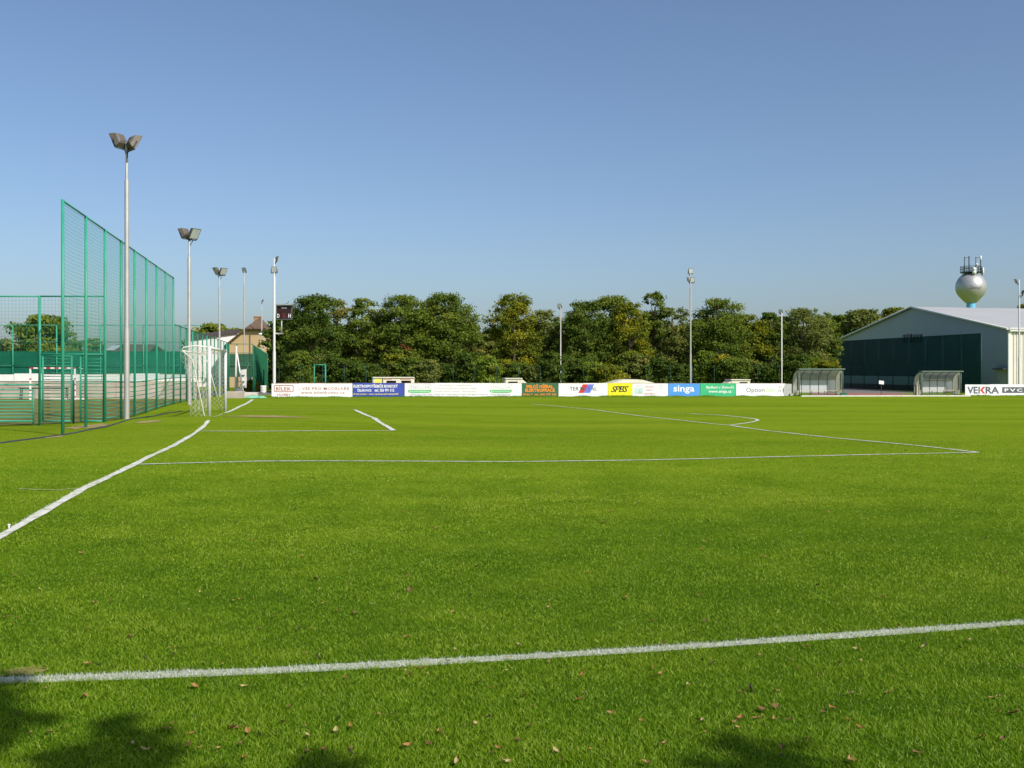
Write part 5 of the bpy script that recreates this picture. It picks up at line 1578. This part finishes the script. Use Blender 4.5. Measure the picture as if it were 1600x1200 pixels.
# ------------------------------------------------------------------ fallen leaves on the grass
LM = [mat('dry_leaf_' + n, c, .75, var=.3, scale=30) for n, c in (('tan', (.30, .19, .06)), ('brown', (.15, .092, .026)), ('orange', (.27, .15, .035)), ('pale', (.38, .30, .13)), ('dark', (.045, .036, .015)))]
def leaf_mesh(seed, m):
    rs = np.random.RandomState(seed)
    n = 6; L = 1.0
    V, Fc = [], []
    curl = .25 + .35 * rs.rand(); tw = rs.normal(0, .25)
    for i in range(n + 1):
        t = i / n; w = (.17 + .12 * (seed % 3) / 2) * max(0, math.sin(math.pi * min(1, t * 1.02))) ** .7 * (1 + .3 * (i % 2) * rs.rand()) + .015
        zc = curl * (t - .5) ** 2 * 1.6
        for s_ in (-1, 0, 1):
            V.append(((t - .5) * L, s_ * w, zc + abs(s_) * (.10 + .14 * rs.rand()) + s_ * tw * (t - .5) * .5))
    for i in range(n):
        for j in range(2):
            a = i * 3 + j; Fc.append((a, a + 1, a + 4, a + 3))
    me = bpy.data.meshes.new('fallen_leaf'); me.from_pydata(V, [], Fc); me.materials.append(m); me.update()
    return me
LEAF = [leaf_mesh(i, LM[k]) for i, k in enumerate((0, 1, 2, 0, 3, 1, 2, 0, 1, 4, 3, 1))]
spots = [(427, 967), (408, 985), (558, 934), (548, 917), (500, 924), (493, 908), (768, 1080), (764, 1054), (747, 1072), (530, 1127), (524, 1148), (1160, 1087), (1210, 1130), (1235, 1130), (1157, 1128), (1185, 1128),
         (1098, 1132), (1260, 1015), (1345, 1020), (1188, 1028), (1287, 1119), (1115, 1040), (868, 1180), (295, 1170), (313, 1175), (78, 1150), (303, 1077), (148, 946), (62, 924), (670, 1168), (634, 1172), (1330, 1195), (1500, 1017),
         (1443, 1003), (1445, 1015), (1092, 934), (981, 933), (1378, 937), (920, 897), (150, 909), (312, 929), (325, 932), (227, 984), (267, 1017), (277, 1015), (225, 1033), (381, 1078), (362, 1143), (340, 1175), (372, 1143), (387, 1148),
         (269, 1136), (582, 948), (527, 959), (672, 1010), (592, 1122), (480, 1180), (497, 1033), (1075, 1075), (1090, 1130), (1037, 1168), (1222, 1174), (1280, 1059), (1331, 925), (1560, 1095), (1585, 1120), (760, 947), (711, 945),
         (640, 925), (735, 935), (795, 1032), (700, 1038), (990, 968), (1020, 975), (1260, 1160), (1390, 1087)]
rs = np.random.RandomState(23)
while len(spots) < 285:
    v = 700 + 500 * rs.rand() ** .75; u = 1600 * rs.rand()
    if u < 500 and v < 760: continue
    spots.append((u, v))
LLAB = 'dry brown fallen leaf lying on the mown grass'
for i, (u, v) in enumerate(spots):
    x_, y_ = G(u, v)
    o = bpy.data.objects.new('fallen_leaf', LEAF[i % len(LEAF)])
    s_ = (.026 + .034 * rs.rand() ** 1.4) * (1.02 if i < 76 else .85) * (1 + max(0, y_ - 7) * .035)
    o.scale = (s_, s_, s_ * .8)
    o.location = (x_, y_, H(x_, y_) + .019)
    o.rotation_euler = (rs.normal(0, .25), rs.normal(0, .25), rs.rand() * 6.28)
    C.objects.link(o); tag(o, LLAB, 'leaf', 'fallen leaves on the grass')
x_, y_ = G(1175, 1082)
o = MB().tube([(x_, y_, H(x_, y_) - .01), (x_ - .004, y_, H(x_, y_) + .025), (x_ - .008, y_, H(x_, y_) + .045)], .006, 6, .009).build('stick_stub', LM[4])
tag(o, 'small dark stub standing upright in the near grass', 'stub')
x_, y_ = G(14, 826)
o = MB().tube([(x_, y_, H(x_, y_) - .01), (x_, y_, H(x_, y_) + .04)], .009, 8).lathe((x_, y_, H(x_, y_) + .04), [(.002, .012), (.016, .006), (.016, -.004), (.002, -.008)], 10).build('line_peg', M_white)
tag(o, 'small white peg standing on the goal line at the left', 'peg')
